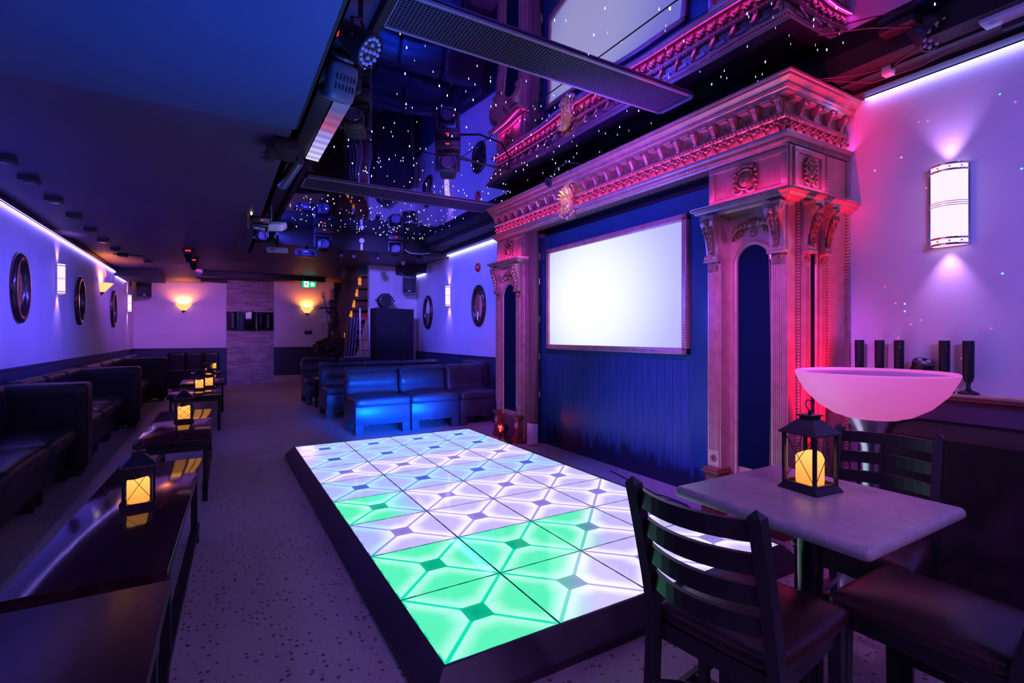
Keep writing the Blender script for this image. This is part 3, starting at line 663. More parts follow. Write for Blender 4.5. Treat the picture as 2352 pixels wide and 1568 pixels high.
def corbel(b, b2, x, y, z0, z1, ax):
    # S scroll bracket facing -x (ax 'x') or -y (ax 'y'); x,y = point on the pier face
    H = z1-z0
    poly = [(0, 0), (-.022, .01), (-.036, .05), (-.022, .11), (-.03, .4), (-.050, .68), (-.082, .84), (-.086, .95), (-.070, 1.0), (0, 1.0)]
    w = .048 if ax == 'x' else .036
    if ax == 'x':
        b.prism([(x+p, z0+q*H) for p, q in poly], 'y', y-w, y+w)
        b.cyl((x-.020, y-w-.006, z0+.045*H), (x-.020, y+w+.006, z0+.045*H), .020, n=12); b.cyl((x-.050, y-w-.006, z1-.075*H), (x-.050, y+w+.006, z1-.075*H), .034, n=14)
        for s in (-1, 1): b.cyl((x-.050, y+s*(w+.004), z1-.075*H), (x-.050, y+s*(w+.012), z1-.075*H), .014, n=10)
        b.box(x-.085, x, y-w-.010, y+w+.010, z1, z1+.022); b.box(x-.04, x, y-w-.012, y+w+.012, z0-.02, z0-.004)
        for k in range(6):
            t = k/5; zz = z0+H*(.14+.62*t); xx = x-.030-.045*t*t
            for s in (-1, 0, 1): b2.sph((xx-.004, y+s*(.010+.016*t), zz+abs(s)*-.008), (.010, .008+.004*t, .030), 6, 5)
        b2.sph((x-.084, y, z1-.11*H), (.020, .020, .028), 8, 6); b2.sph((x-.080, y, z1-.05*H), (.020, .030, .022), 8, 6)
        for s in (-1, 1): b2.sph((x-.070, y+s*.026, z1-.12*H), (.014, .012, .030), 6, 5)
    else:
        b.prism([(y+p, z0+q*H) for p, q in poly], 'x', x-w, x+w)
        b.cyl((x-w-.006, y-.020, z0+.045*H), (x+w+.006, y-.020, z0+.045*H), .020, n=12); b.cyl((x-w-.006, y-.050, z1-.075*H), (x+w+.006, y-.050, z1-.075*H), .034, n=14)
        for s in (-1, 1): b.cyl((x+s*(w+.004), y-.050, z1-.075*H), (x+s*(w+.012), y-.050, z1-.075*H), .014, n=10)
        b.box(x-w-.010, x+w+.010, y-.085, y, z1, z1+.022); b.box(x-w-.012, x+w+.012, y-.04, y, z0-.02, z0-.004)
        for k in range(6):
            t = k/5; zz = z0+H*(.14+.62*t); yy = y-.030-.045*t*t
            for s in (-1, 0, 1): b2.sph((x+s*(.010+.016*t), yy-.004, zz+abs(s)*-.008), (.008+.004*t, .010, .030), 6, 5)
        b2.sph((x, y-.084, z1-.11*H), (.020, .020, .028), 8, 6); b2.sph((x, y-.080, z1-.05*H), (.030, .020, .022), 8, 6)
def rope(b, p0, p1, r=.010, step=.016):
    p0, p1 = Vector(p0), Vector(p1); n = max(2, int((p1-p0).length/step)); d = (p1-p0).normalized()
    q = d.to_track_quat('Z', 'Y').to_matrix().to_4x4() @ Matrix.Rotation(.6, 4, 'X')
    for i in range(n): b.sph(p0+(p1-p0)*(i+.5)/n, (r, r, step*.42), 5, 4, mat=q)
def pilaster(ya, yb, near):
    SX, PX = (3.20, 3.10) if near else (3.135, 3.10)     # shaft face, pier face
    pw = .112 if near else .095
    piers = [(ya+.005, ya+.005+pw), (yb-.005-pw, yb-.005)]
    nm_ = 'near' if near else 'far'
    root = MB().box(SX, XR-.002, ya, yb, .02, 2.15).build('pilaster', M['gilt'], sur)
    root['label'] = nm_+' pilaster with a navy arched niche and fluted piers'
    # niche: navy arched panel in a rounded moulding
    mg = .055 if near else .035; n0, n1 = piers[0][1]+mg, piers[1][0]-mg; r = (n1-n0)/2; yc = (n0+n1)/2; zt = 1.93
    poly = [(n0, .36), (n1, .36)]+[(yc+r*math.cos(PI*k/20), zt-r+r*math.sin(PI*k/20)) for k in range(21)]
    MB().prism(poly, 'x', SX-.004, SX+.01).build('niche_panel', M['navy'], root)
    path = [(SX-.006, n1, .30)]+[(SX-.006, yc+r*math.cos(PI*k/20), zt-r+r*math.sin(PI*k/20)) for k in range(21)]+[(SX-.006, n0, .30)]
    MB().tube(path, .017, 8).build('niche_moulding', M['gilt'], root)
    # shell and leaf spray over the arch
    b = MB(); zz = zt+.10
    for k in range(7):
        a = (k-3)*.33; b.sph((SX-.012, yc+.045*math.sin(a), zz+.04*math.cos(a)), (.016, .012, .036), 7, 5, mat=Matrix.Rotation(-a, 4, 'X'))
    for s in (-1, 1):
        b.tube([(SX-.01, yc+s*.04, zz+.015), (SX-.012, yc+s*.09, zz+.03), (SX-.012, yc+s*.14, zz), (SX-.008, yc+s*.165, zz-.045)], [.020, .022, .018, .006], 7)
        b.sph((SX-.02, yc+s*.05, zz+.03), .022, 8, 6)
        for k in range(4): b.sph((SX-.014, yc+s*(.08+.025*k), zz-.015-.012*k), (.012, .011, .022), 6, 5)
    b.sph((SX-.014, yc, zz-.03), (.014, .026, .025), 8, 6)
    b.build('shell_ornament', M['gilt_dark'], root)
    for (p0, p1) in piers:
        m_ = (p0+p1)/2
        b = MB().box(PX, SX, p0, p1, .30, 2.15).box(PX-.008, PX, p0+.012, p1-.012, .33, 1.80)
        for k in range(6): b.box(PX-.016, PX-.008, m_-.036+k*.0132, m_-.036+k*.0132+.0062, .46, 1.735)
        pr = b.build('fluted_pier', M['gilt'], root)
        b = MB().box(PX-.012, PX-.004, m_-.042, m_+.042, 1.745, 1.815); flower(b, PX-.014, m_, 1.780, .036); b.build('rosette', M['gilt_dark'], root)
        b = MB(); flower(b, PX-.010, m_, .400, .034); b.build('rosette', M['gilt_dark'], root)
        b, b2 = MB(), MB(); corbel(b, b2, PX-.004, m_, 1.835, 2.115, 'x')
        b.build('corbel', M['gilt'], root); b2.build('corbel_leaf', M['gilt_dark'], root)
        px = PX-.045
        b = MB().box(px-.012, SX+.02, p0-.012, p1+.012, 0, .055, .003).box(px, SX+.02, p0, p1, .055, .085, .003).box(px+.006, SX+.02, p0, p1, .085, .13, .004)
        b.box(px+.016, SX+.02, p0+.004, p1-.004, .13, .28).box(px+.008, SX+.02, p0-.006, p1+.006, .28, .30, .003).box(px-.012, SX+.02, p0-.014, p1+.014, .30, .318, .004).box(px, SX+.02, p0-.006, p1+.006, .318, .335, .003)
        b.build('plinth', M['cherry'] if True else M['gilt'], root)
        b = MB(); b.sph((px+.014, m_, .205), (.012, .034, .055), 10, 8); flower(b, px+.004, m_, .205, .03); b.build('plinth_medallion', M['gilt'], root)
    MB().box(SX-.02, SX+.04, piers[0][1], piers[1][0], 0, .13).box(SX-.012, SX+.02, piers[0][1], piers[1][0], .13, .27).box(SX-.02, SX+.02, piers[0][1], piers[1][0], .27, .30).build('base_panel', M['cherry'], root)
    # capital ledge
    led_ = [(0, 2.14), (.012, 2.14), (.02, 2.155), (.05, 2.165), (.056, 2.180), (.072, 2.188), (.078, 2.210), (0, 2.215)]
    pth = [lambda p, z: (XR-.002, yb+p, z), lambda p, z: (PX-.02-p, yb+p, z), lambda p, z: (PX-.02-p, ya-p*.9, z), lambda p, z: (XR-.002, ya-p*.9, z)]
    b = MB().sweep(led_, pth).box(PX-.02, XR-.003, ya, yb, 2.141, 2.214); rope(b, (PX-.093, ya-.06, 2.197), (PX-.093, yb+.07, 2.197), .012, .018); rope(b, (PX-.093, ya-.066, 2.197), (3.66, ya-.066, 2.197), .012, .018)
    b.build('capital_ledge', M['gilt'], root)
    # upper panel with a shield
    b = MB().box(PX+.02, XR-.003, ya, yb, 2.215, 2.50)
    fr = lambda a0, a1, c0, c1: b.box(PX+.006, PX+.02, a0, a1, c0, c1, .003)
    fr(ya+.01, yb-.01, 2.225, 2.262); fr(ya+.01, yb-.01, 2.455, 2.495); fr(ya+.01, ya+.055, 2.262, 2.455); fr(yb-.055, yb-.01, 2.262, 2.455)
    b.build('upper_panel', M['gilt'], root)
    b = MB(); cartouche(b, PX+.012, (ya+yb)/2, 2.355, .19, .20, 'x'); b.build('shield_ornament', M['gilt_dark'], root)
    # near side face: narrow piers, niche, ropes and back plate
    s0, s1 = 3.215, 3.50
    MB().box(3.52, XR-.003, ya+.035, yb, .02, 2.50).build('back_plate', M['gilt'], root) if False else None
    b = MB()
    for (q0, q1) in ((3.225, 3.295), (3.42, 3.49)):
        b.box(q0, q1, ya-.022, ya, .30, 2.14)
        for k in range(4): b.box(q0+.012+k*.0125, q0+.012+k*.0125+.006, ya-.028, ya-.022, .46, 1.735)
        b.box(q0-.012, q1+.012, ya-.06, ya, 0, .13).box(q0-.004, q1+.004, ya-.045, ya, .13, .29).box(q0-.014, q1+.014, ya-.06, ya, .29, .33)
    b.build('side_pier', M['gilt'], root)
    if near:
        for q in (3.26, 3.455):
            b, b2 = MB(), MB(); corbel(b, b2, q, ya-.024, 1.835, 2.115, 'y'); b.build('corbel', M['gilt'], root); b2.build('corbel_leaf', M['gilt_dark'], root)
        for q in (3.26, 3.455):
            b = MB(); flower(b, q, ya-.028, 1.78, .030, 'y'); b.build('rosette', M['gilt_dark'], root)
        rr = .042; zc = 1.85; cc = 3.357
        MB().prism([(cc-rr, .36), (cc+rr, .36)]+[(cc+rr*math.cos(PI*k/12), zc+rr*math.sin(PI*k/12)) for k in range(13)], 'y', ya-.004, ya+.01).build('niche_panel', M['navy'], root)
        MB().tube([(cc+rr, ya-.005, .30)]+[(cc+rr*math.cos(PI*k/12), ya-.005, zc+rr*math.sin(PI*k/12)) for k in range(13)]+[(cc-rr, ya-.005, .3)], .012, 7).build('niche_moulding', M['gilt'], root)
        b = MB(); fr = lambda a0, a1, c0, c1: b.box(a0, a1, ya-.014, ya, c0, c1, .003)
        fr(3.15, 3.50, 2.225, 2.255); fr(3.15, 3.50, 2.46, 2.495); fr(3.15, 3.19, 2.255, 2.46); fr(3.46, 3.50, 2.255, 2.46); b.build('side_frame', M['gilt'], root)
        b = MB(); cartouche(b, 3.325, ya-.004, 2.35, .15, .18, 'y'); b.build('shield_ornament', M['gilt_dark'], root)
        b = MB(); rope(b, (3.535, ya-.004, .02), (3.535, ya-.004, 2.50), .014, .02); rope(b, (3.80, ya-.004, .02), (3.80, ya-.004, 2.50), .016, .022); rope(b, (SX-.002, ya-.004, .02), (SX-.002, ya-.004, 2.14), .013, .02)
        b.build('rope_moulding', M['gilt'], root)
    else:
        b = MB(); rope(b, (3.15, ya-.006, .02), (3.15, ya-.006, 2.50), .009, .02); b.build('rope_moulding', M['gilt'], root)
    # pink strip on the ledge lighting the upper panel
    MB().box(PX-.052, PX-.038, ya-.03, yb+.03, 2.216, 2.220).box(PX-.03, 3.55, ya-.052, ya-.042, 2.216, 2.220).build('light_strip', M['led_pink'], root)
pilaster(1.828, 2.437, True)
pilaster(5.063, 5.668, False)
# ================================================================== ladder-back chairs
def curve_slat(b, x, z, h, half, bow, th=.016):
    # curved rail between the posts (bowed towards -x)
    K = 10; A = []
    for i in range(K+1):
        t = -1+2*i/K; A.append((x-bow*(1-t*t), half*t))
    for i in range(K):
        (xa, ya), (xb, yb) = A[i], A[i+1]
        t = bmesh.new(); vs = []
        for (xx, yy) in ((xa, ya), (xb, yb)):
            for dx in (-th/2, th/2):
                for dz in (-h/2, h/2): vs.append(t.verts.new((xx+dx, yy, z+dz)))
        for f in ((0, 1, 3, 2), (4, 6, 7, 5), (0, 4, 5, 1), (2, 3, 7, 6), (0, 2, 6, 4), (1, 5, 7, 3)): t.faces.new([vs[k] for k in f])
        b._put(t)
def chair(label):
    r = thing('dining_chair', label, 'chair', (0, 0, 0), 0, 'ladder-back chairs at the grey table')
    h = .178
    xb = lambda z: -.215-.105*max(0, (z-.46)/.42)**1.15 - (.03*(1-z/.46) if z < .46 else 0)
    for s in (-1, 1):
        b = MB(); zs = [0, .15, .30, .46, .58, .70, .80, .865]; K = len(zs); rings = []
        for z in zs:
            x = xb(z); w = .019; rings.append([b.bm.verts.new((x+dx, s*h+dy, z)) for dx, dy in ((-w, -w*.85), (w, -w*.85), (w, w*.85), (-w, w*.85))])
        for i in range(K-1):
            for k in range(4): b.bm.faces.new((rings[i][k], rings[i][(k+1) % 4], rings[i+1][(k+1) % 4], rings[i+1][k]))
        b.bm.faces.new(rings[0][::-1]); tip = b.bm.verts.new((xb(.885), s*h, .885))
        for k in range(4): b.bm.faces.new((rings[-1][k], rings[-1][(k+1) % 4], tip))
        b.build('back_post', M['black_metal'], r, local=True, ang=25)
    for z in (.825, .738, .655, .572):
        b = MB(); curve_slat(b, xb(z)+.006, z, .050, h-.012, .052); b.build('back_slat', M['black_metal'], r, local=True)
    for s in (-1, 1):
        b = MB(); b.prism([(.165, .44), (.205, .44), (.20, 0), (.172, 0)], 'y', s*.172-.017, s*.172+.017); b.build('front_leg', M['black_metal'], r, local=True)
    b = MB().box(-.20, .19, -.178, -.160, .385, .435).box(-.20, .19, .160, .178, .385, .435).box(.168, .186, -.17, .17, .385, .435).box(-.212, -.194, -.17, .17, .385, .435)
    b.build('seat_frame', M['black_metal'], r, local=True)
    b = MB().box(-.21, .19, -.180, -.162, .17, .20).box(-.21, .19, .162, .180, .17, .20).box(-.03, -.005, -.17, .17, .172, .198)
    b.tube([(-.22, -.17, .25), (-.17, -.12, .25), (-.12, 0, .25), (-.17, .12, .25), (-.22, .17, .25)], .012, 8)
    for s in (-1, 1): b.box(-.17, -.145, s*.05-.012, s*.05+.012, .25, .39)
    b.build('stretcher', M['black_metal'], r, local=True)
    def wedge(p, q, hh):
        p = p.copy(); k = 1-.10*max(0, -q.x)
        p.y *= k
        if abs(q.y) > .55 and q.x < -.5: p.x += .02*(abs(q.y)-.55)
        return p
    MB().soft(-.215, .225, -.20, .20, .428, .484, .027, 9, .028, wedge).build('seat', M['leather_seat'], r, local=True)
    return r
c1 = chair('black ladder-back chair left of the grey table, its back towards the dance floor')
place(c1, (1.372, .932, 0), math.radians(7.7))
dup(c1, (2.232, 1.005, 0), math.radians(190), 'black ladder-back chair across the grey table, before the glowing bowl table')
dup(c1, (1.860, .636, 0), math.radians(91), 'black ladder-back chair cut by the bottom right frame edge, showing its maroon seat')

# ================================================================== grey bistro table
t = thing('bistro_table', 'square grey laminate table with a bullnose edge on a black pedestal', 'table', (1.717, .938, 0))
def bull(p, q, hh): return p
MB().box(1.410, 2.022, .622, 1.252, .712, .75, .0175, 4).build('tabletop', M['table_laminate'], t)
MB().cyl((1.717, .938, .05), (1.717, .938, .70), .038, n=20).build('pedestal', M['black_gloss'], t)
MB().box(1.60, 1.83, .91, .966, .692, .712).box(1.689, 1.745, .82, 1.05, .692, .712).build('spider', M['black_metal'], t)
b = MB().lathe([(.001, .075), (.06, .07), (.09, .045), (.10, .03), (.001, .03)], (1.717, .938, 0))
for a in range(4):
    d = Vector((math.cos(a*PI/2+.78), math.sin(a*PI/2+.78), 0)); c = Vector((1.717, .938, 0))
    b.tube([c+Vector((0, 0, .055)), c+d*.15+Vector((0, 0, .045)), c+d*.28+Vector((0, 0, .02))], [.032, .028, .018], 8)
b.build('base', M['black_metal'], t)

# ================================================================== lanterns
M['candle'] = P('candle_wax', (.6, .35, .12), .5, emi=(1.0, .32, .035), es=1.25)
M['glass'] = P('lantern_glass', (1, 1, 1), .02, 0, trans=1.0, ior=1.02, spec=.35)
def candlemat():
    m = M['candle']; ns, lk, b = nodes(m)
    tc = N(m, 'ShaderNodeTexCoord'); s = N(m, 'ShaderNodeSeparateXYZ'); lk.new(tc.outputs['Object'], s.inputs[0])
    cr = N(m, 'ShaderNodeValToRGB'); e = cr.color_ramp.elements
    e[0].position = .0; e[0].color = (.75, .24, .03, 1); e[1].position = .125; e[1].color = (1.15, .52, .10, 1)
    k = e.new(.06); k.color = (1.0, .36, .045, 1)
    lk.new(s.outputs['Z'], cr.inputs[0]); lk.new(cr.outputs[0], b.inputs['Emission Color'])
candlemat()
def lantern(label, lattice=False, group='candle lanterns'):
    r = thing('candle_lantern', label, 'lantern', (0, 0, 0), 0, group)
    K = dict(local=True); bl = M['black_metal']
    fr = lambda w0, w1, z0, z1: MB().prism([(-w0, z0), (w0, z0), (w1, z1), (-w1, z1)], 'y', 0, .0001)
    def frustum(b, w0, w1, z0, z1):
        t = bmesh.new(); A = [t.verts.new((x*w0, y*w0, z0)) for x, y in ((-1, -1), (1, -1), (1, 1), (-1, 1))]; B = [t.verts.new((x*w1, y*w1, z1)) for x, y in ((-1, -1), (1, -1), (1, 1), (-1, 1))]
        t.faces.new(A[::-1]); t.faces.new(B)
        for k in range(4): t.faces.new((A[k], A[(k+1) % 4], B[(k+1) % 4], B[k]))
        return b._put(t)
    b = frustum(MB(), .070, .070, 0, .003); frustum(b, .070, .058, .003, .022); b.build('base', bl, r, **K)
    b = MB(); w = .055
    for sx in (-1, 1):
        for sy in (-1, 1): b.box(sx*w-.005, sx*w+.005, sy*w-.005, sy*w+.005, .02, .195)
    b.box(-w, w, -w-.004, -w+.004, .020, .028).box(-w, w, w-.004, w+.004, .020, .028).box(-w-.004, -w+.004, -w, w, .020, .028).box(w-.004, w+.004, -w, w, .020, .028)
    b.build('frame', bl, r, **K)
    b = MB(); z0, z1 = .028, .195; wr = .0012
    for s in (-1, 1):
        segs = [((-w, z0), (w, z1)), ((-w, z1), (w, z0))] if not lattice else []
        if lattice:
            n = 3; H = (z1-z0)/n; 
            for i in range(-2, n+1):
                for up in (1, -1):
                    p = [(-w, z0+i*H), (w, z0+(i+2)*H)] if up > 0 else [(-w, z0+(i+2)*H), (w, z0+i*H)]
                    (xa, za), (xb_, zb_) = p
                    ta = max(0, (z0-za)/(zb_-za) if up > 0 else (z1-za)/(zb_-za)); tb = min(1, (z1-za)/(zb_-za) if up > 0 else (z0-za)/(zb_-za))
                    if tb-ta > .05: segs.append(((xa+ta*(xb_-xa), za+ta*(zb_-za)), (xa+tb*(xb_-xa), za+tb*(zb_-za))))
        for (a, c) in segs:
            b.cyl((a[0], s*w, a[1]), (c[0], s*w, c[1]), wr, n=6); b.cyl((s*w, a[0], a[1]), (s*w, c[0], c[1]), wr, n=6)
    b.build('wire_bracing', bl, r, **K)
    b = MB()
    for s in (-1, 1): b.box(-w, w, s*(w-.003)-.0006, s*(w-.003)+.0006, .028, .195).box(s*(w-.003)-.0006, s*(w-.003)+.0006, -w, w, .028, .195)
    b.build('glass_panes', M['glass'], r, **K)
    b = MB(); frustum(b, .069, .068, .192, .197); frustum(b, .068, .026, .197, .240); frustum(b, .023, .023, .240, .252); frustum(b, .028, .028, .252, .257); b.build('roof', bl, r, **K, ang=20)
    b = MB(); b.cyl((0, 0, .257), (0, 0, .272), .006, n=8); b.tube([(0+.019*math.cos(2*PI*k/20), .006*math.sin(2*PI*k/20), .288+.018*math.sin(2*PI*k/20)) for k in range(20)], .0022, 6, closed=True); b.build('ring', bl, r, **K)
    b = MB(); b.lathe([(.001, .023), (.042, .023), (.043, .03), (.043, .116), (.040, .123), (.035, .116), (.001, .110)], n=24)
    for v in b.bm.verts:
        if v.co.z > .1: v.co.z += .006*math.sin(math.atan2(v.co.y, v.co.x)*2+1)
    b.build('candle', M['candle'], r, **K)
    return r
L1 = lantern('black lantern with a glowing candle standing on the grey square table')
place(L1, (1.788, .979, .7505), math.radians(-6), 1.02)
TZ2 = .50
dup(L1, (-.318, 2.862, TZ2+.0005), math.radians(9), 'black cross-wired lantern on the second low table from the camera', 1.0)
L2 = lantern('black lantern with diamond lattice on the third low table from the camera', True)
place(L2, (-.270, 5.46, TZ2+.0005), math.radians(4), 1.12)
dup(L1, (-.235, 8.52, TZ2+.0005), math.radians(3), 'black cross-wired lantern on the fourth low table, in front of a latticed one', 1.15)
dup(L2, (-.12, 8.86, TZ2+.0005), math.radians(3), 'latticed lantern half hidden behind another on the fourth low table', 1.15)
dup(L2, (-.165, 11.3, TZ2+.0005), math.radians(3), 'lantern on the fifth low table, near the stone wall panel', 1.15)
dup(L1, (-.09, 13.4, TZ2+.0005), math.radians(3), 'farthest lantern, on the last low table before the back bench', 1.15)

# ================================================================== low tables down the left aisle
def lowtable(label, x0, x1, y0, y1, skew=0.0, top=None):
    r = thing('low_table', label, 'table', ((x0+x1)/2, y0, 0), skew, 'low tables along the left aisle')
    w, L = (x1-x0)/2, y1-y0; K = dict(local=True)
    MB().box(-w, w, 0, L, .462, TZ2, .003).build('tabletop', top or M['tabletop'], r, **K)
    MB().box(-w+.03, w-.03, .04, .07, .41, .462).box(-w+.03, w-.03, L-.07, L-.04, .41, .462).box(-w+.03, -w+.05, .05, L-.05, .41, .462).box(w-.05, w-.03, .05, L-.05, .41, .462).build('apron', M['black'], r, **K)
    for s in (-1, 1):
        for yy in (.22, L-.22): MB().box(s*(w-.03)-.016, s*(w-.03)+.016, yy-.02, yy+.02, .115, .462).build('leg', M['black'], r, **K)
        b = MB().box(s*(w-.03)-.020, s*(w-.03)+.020, .10, L-.10, .085, .115)
        for yy, d in ((.10, 1), (L-.10, -1)):
            b.prism([(yy, .085), (yy, 0), (yy+d*.035, 0), (yy+d*.05, .05), (yy+d*.11, .07), (yy+d*.13, .085)], 'x', s*(w-.03)-.018, s*(w-.03)+.018)
        b.build('runner', M['black'], r, **K)
    return r
lowtable('nearest dark low table at the bottom left corner of the photo', -.60, -.155, .35, 1.955, math.radians(-.8), noise_color(P('worn_dark_top', (.03, .012, .018), .34, spec=.25), (.022, .009, .014), (.04, .016, .022), 3, 5, mapscale=(6, .7, 1)))
lowtable('glossy dark low table second from the camera, carrying a cross-wired lantern', -.573, -.146, 2.04, 3.80, math.radians(-1.9))
lowtable('dark low table third from the camera, carrying a diamond-latticed lantern', -.53, -.06, 4.45, 6.27, math.radians(-.5))
lowtable('brown low table fourth from the camera, carrying two lanterns side by side', -.57, .04, 7.73, 9.05)
lowtable('fifth low table from the camera, with one lantern near the stone panel', -.54, .09, 9.55, 11.7)
lowtable('farthest low table before the bench on the back wall', -.50, .08, 12.2, 13.7)

# ================================================================== booth seating along the left wall
def tuft(nx, nz, depth=.018):
    def fn(p, q, h):
        if q.x > -.2 or True:
            a = math.cos(nx*PI*q.y*1.0); c = math.cos(nz*PI*q.z)
            p = p.copy(); p.x += -depth*max(0, a*c)**2*(1 if q.x > 0 else 0)
        return p
    return fn
def bench(label, y0, y1):
    r = thing('booth_bench', label, 'bench', (-1.4, (y0+y1)/2, 0), 0, 'black leather benches along the left wall')
    n = max(1, round((y1-y0)/.95)); w = (y1-y0)/n
    MB().box(XL+.04, -1.16, y0+.01, y1-.01, .10, .34, .01).build('base', M['leather_shaded'], r)
    for i in range(n):
        MB().soft(XL+.14, -1.09, y0+i*w+.004, y0+(i+1)*w-.004, .335, .462, .05, 8, .018).build('seat_cushion', M['leather_shaded'], r)
        MB().soft(XL+.035, XL+.20, y0+i*w+.004, y0+(i+1)*w-.004, .40, .865, .06, 11, 0, tuft(3, 1.5)).build('back_cushion', M['leather_shaded'], r)
        MB().box(-1.22, -1.16, y0+i*w+.05, y0+i*w+.13, 0, .10).build('foot', M['black'], r)
        MB().box(-1.22, -1.16, y0+(i+1)*w-.13, y0+(i+1)*w-.05, 0, .10).build('foot', M['black'], r)
    return r
def divider(label, y0, y1, xe):
    r = thing('booth_divider', label, 'booth divider', (-1.4, (y0+y1)/2, 0), 0, 'leather dividers between the booths')
    MB().soft(XL+.03, xe, y0, y1, .06, .85, .035, 8).build('panel', M['leather_shaded'], r)
    MB().tube([(xe-.002, y0+.02, z) for z in (.10, .4, .82)], .008, 6).build('piping', M['leather_shaded'], r)
    for q in ((xe-.14, xe-.05), (XL+.1, XL+.2)): MB().box(*q, y0+.02, y1-.02, 0, .075).build('foot', M['black'], r)
bench('black leather wall bench nearest the camera, at the left frame edge', 2.3, 5.90)
divider('upright booth divider nearest the camera, its flat black back facing us', 5.93, 6.20, -1.04)
bench('tufted black leather bench between the first and second booth dividers', 6.23, 8.62)
divider('second booth divider from the camera, under the middle oval mirror', 8.65, 8.92, -.95)
bench('tufted black leather bench between the second and third booth dividers', 8.95, 11.85)
divider('third booth divider from the camera, near the far left corner', 11.88, 12.15, -.87)
bench('black leather bench in the far left corner', 12.18, 14.1)
r = thing('back_bench', 'dark bench set against the back wall left of the stone panel', 'bench', (-.55, 14.5, 0))
MB().box(-1.05, .02, 14.30, 14.86, .08, .40, .01).build('base', M['leather_shaded'], r)
for x0 in (-1.05, -.70, -.32):
    MB().soft(x0, x0+.345, 14.72, 14.86, .38, .87, .03, 6).build('back_cushion', M['leather_shaded'], r); MB().soft(x0, x0+.345, 14.25, 14.72, .38, .47, .03, 5).build('seat_cushion', M['leather_shaded'], r)

# ================================================================== lounge seats on the right
def lounge(label, x0, x1, y0, tufted=False, turn=0):
    w, D = x1-x0, .72
    r = thing('lounge_seat', label, 'seat', ((x0+x1)/2, y0, 0), 0, 'black leather lounge seats in rows')
    a, c = -w/2, w/2; K = dict(local=True)
    def crease(p, q, h):
        p = p.copy()
        if q.y < 0: p.z += .008*math.sin(9*q.x+3*q.y)*(1-abs(q.x)); p.y += .006*math.sin(17*q.x)*max(0, q.z)
        return p
    MB().box(a+.006, c-.006, .012, D-.02, .125, .372, .012).build('base', M['leather'], r, **K)
    MB().soft(a+.002, c-.002, -.012, D-.16, .36, .475, .045, 9, .022, crease).build('seat_cushion', M['leather'], r, **K)
    def back(p, q, h):
        p = p.copy(); p.y += .075*(q.z+1)/2*1.0
        if q.y < 0:
            p.y += .042*math.exp(-((q.z+.30)/.10)**2)
            if tufted: p.y += .020*max(0, math.cos(3*PI*q.x)*math.cos(2.2*PI*q.z))**2
            else: p.y += .024*math.exp(-((q.z-.62)/.08)**2)*(1+.5*math.sin(14*q.x))
        return p
    MB().soft(a+.006, c-.006, D-.24, D-.06, .40, .845, .05, 13, 0, back).build('back_cushion', M['leather'], r, **K)
    MB().box(a+.01, c-.01, D-.06, D+.02, .125, .80, .02).build('back_panel', M['leather'], r, **K)
    for sx in (a+.01, c-.11):
        for yy in (.02, D-.12): MB().box(sx, sx+.10, yy, yy+.10, 0, .128).build('foot', M['leather'], r, **K)
    return r
for i, (x0, x1, tf, lb) in enumerate(((1.50, 2.235, False, 'front lounge seat at the aisle end of the first row behind the dance floor'), (2.245, 2.955, False, 'middle lounge seat of the first row behind the dance floor'), (2.965, 3.62, True, 'tufted corner lounge seat of the first row, half hidden by the far pilaster'))):
    lounge(lb, x0, x1, 6.47, tf)
for i, (x0, x1, lb) in enumerate(((1.43, 2.13, 'lounge seat at the aisle end of the second row'), (2.14, 2.82, 'middle lounge seat of the second row, below the draped cabinet'), (2.83, 3.52, 'lounge seat by the wall in the second row'))):
    lounge(lb, x0, x1, 8.06)
lounge('lounge seat at the aisle end of the rear row, closest to the statue', 1.40, 2.06, 9.88)
lounge('inner lounge seat of the rear row, below the leaning ladder', 2.07, 2.71, 9.60)
r = thing('wall_bench', 'black leather bench along the far right wall below the oval mirrors', 'bench', (3.7, 8.1, 0))
MB().box(3.58, 3.83, 7.25, 8.02, .1, .38, .01).build('base', M['leather'], r); MB().soft(3.66, 3.83, 7.25, 8.02, .38, .86, .05, 8, 0).build('back_cushion', M['leather'], r)
r = thing('side_table', 'small brown table between the second and rear rows of lounge seats', 'table', (1.75, 9.2, 0))
MB().box(1.46, 2.6, 9.08, 9.58, .50, .54, .004).build('tabletop', M['cherry'], r)
for x in (1.5, 2.52):
    for y in (9.12, 9.5): MB().box(x, x+.04, y, y+.04, 0, .50).build('leg', M['black'], r)

# ================================================================== oval mirrors and wall lights
def mirror(label):
    r = thing('oval_mirror', label, 'mirror', (0, 0, 0), 0, 'oval mirrors on the side walls')
    a, c = .255, .362     # half width (y), half height (z); protrudes +x
    b = MB(); n = 40; prof = [(0.0, .0), (0.0, .022), (.010, .036), (.030, .046), (.060, .046), (.082, .036), (.098, .020), (.102, .008)]
    R = []
    for k in range(n):
        t_ = 2*PI*k/n; R.append([b.bm.verts.new((h_, (a-i_)*math.cos(t_), (c-i_)*math.sin(t_))) for i_, h_ in prof])
    for k in range(n):
        A, B = R[k], R[(k+1) % n]
        for j in range(len(prof)-1): b.bm.faces.new((A[j], A[j+1], B[j+1], B[j]))
    b.build('frame', M['mahogany'], r, local=True, ang=50)
    b = MB(); poly = [((a-.096)*math.cos(2*PI*k/n), (c-.096)*math.sin(2*PI*k/n)) for k in range(n)]
    b.prism(poly, 'x', .004, .012); b.build('mirror_glass', M['mirror'], r, local=True)
    return r
m1 = mirror('large oval mirror on the left wall nearest the camera'); place(m1, (XL+.001, 6.91, 1.771))
dup(m1, (XL+.001, 9.44, 1.795), 0, 'oval mirror on the left wall between the tall light and the amber bowl light')
dup(m1, (XL+.001, 12.15, 1.80), 0, 'farthest oval mirror on the left wall, beside the far tall light')
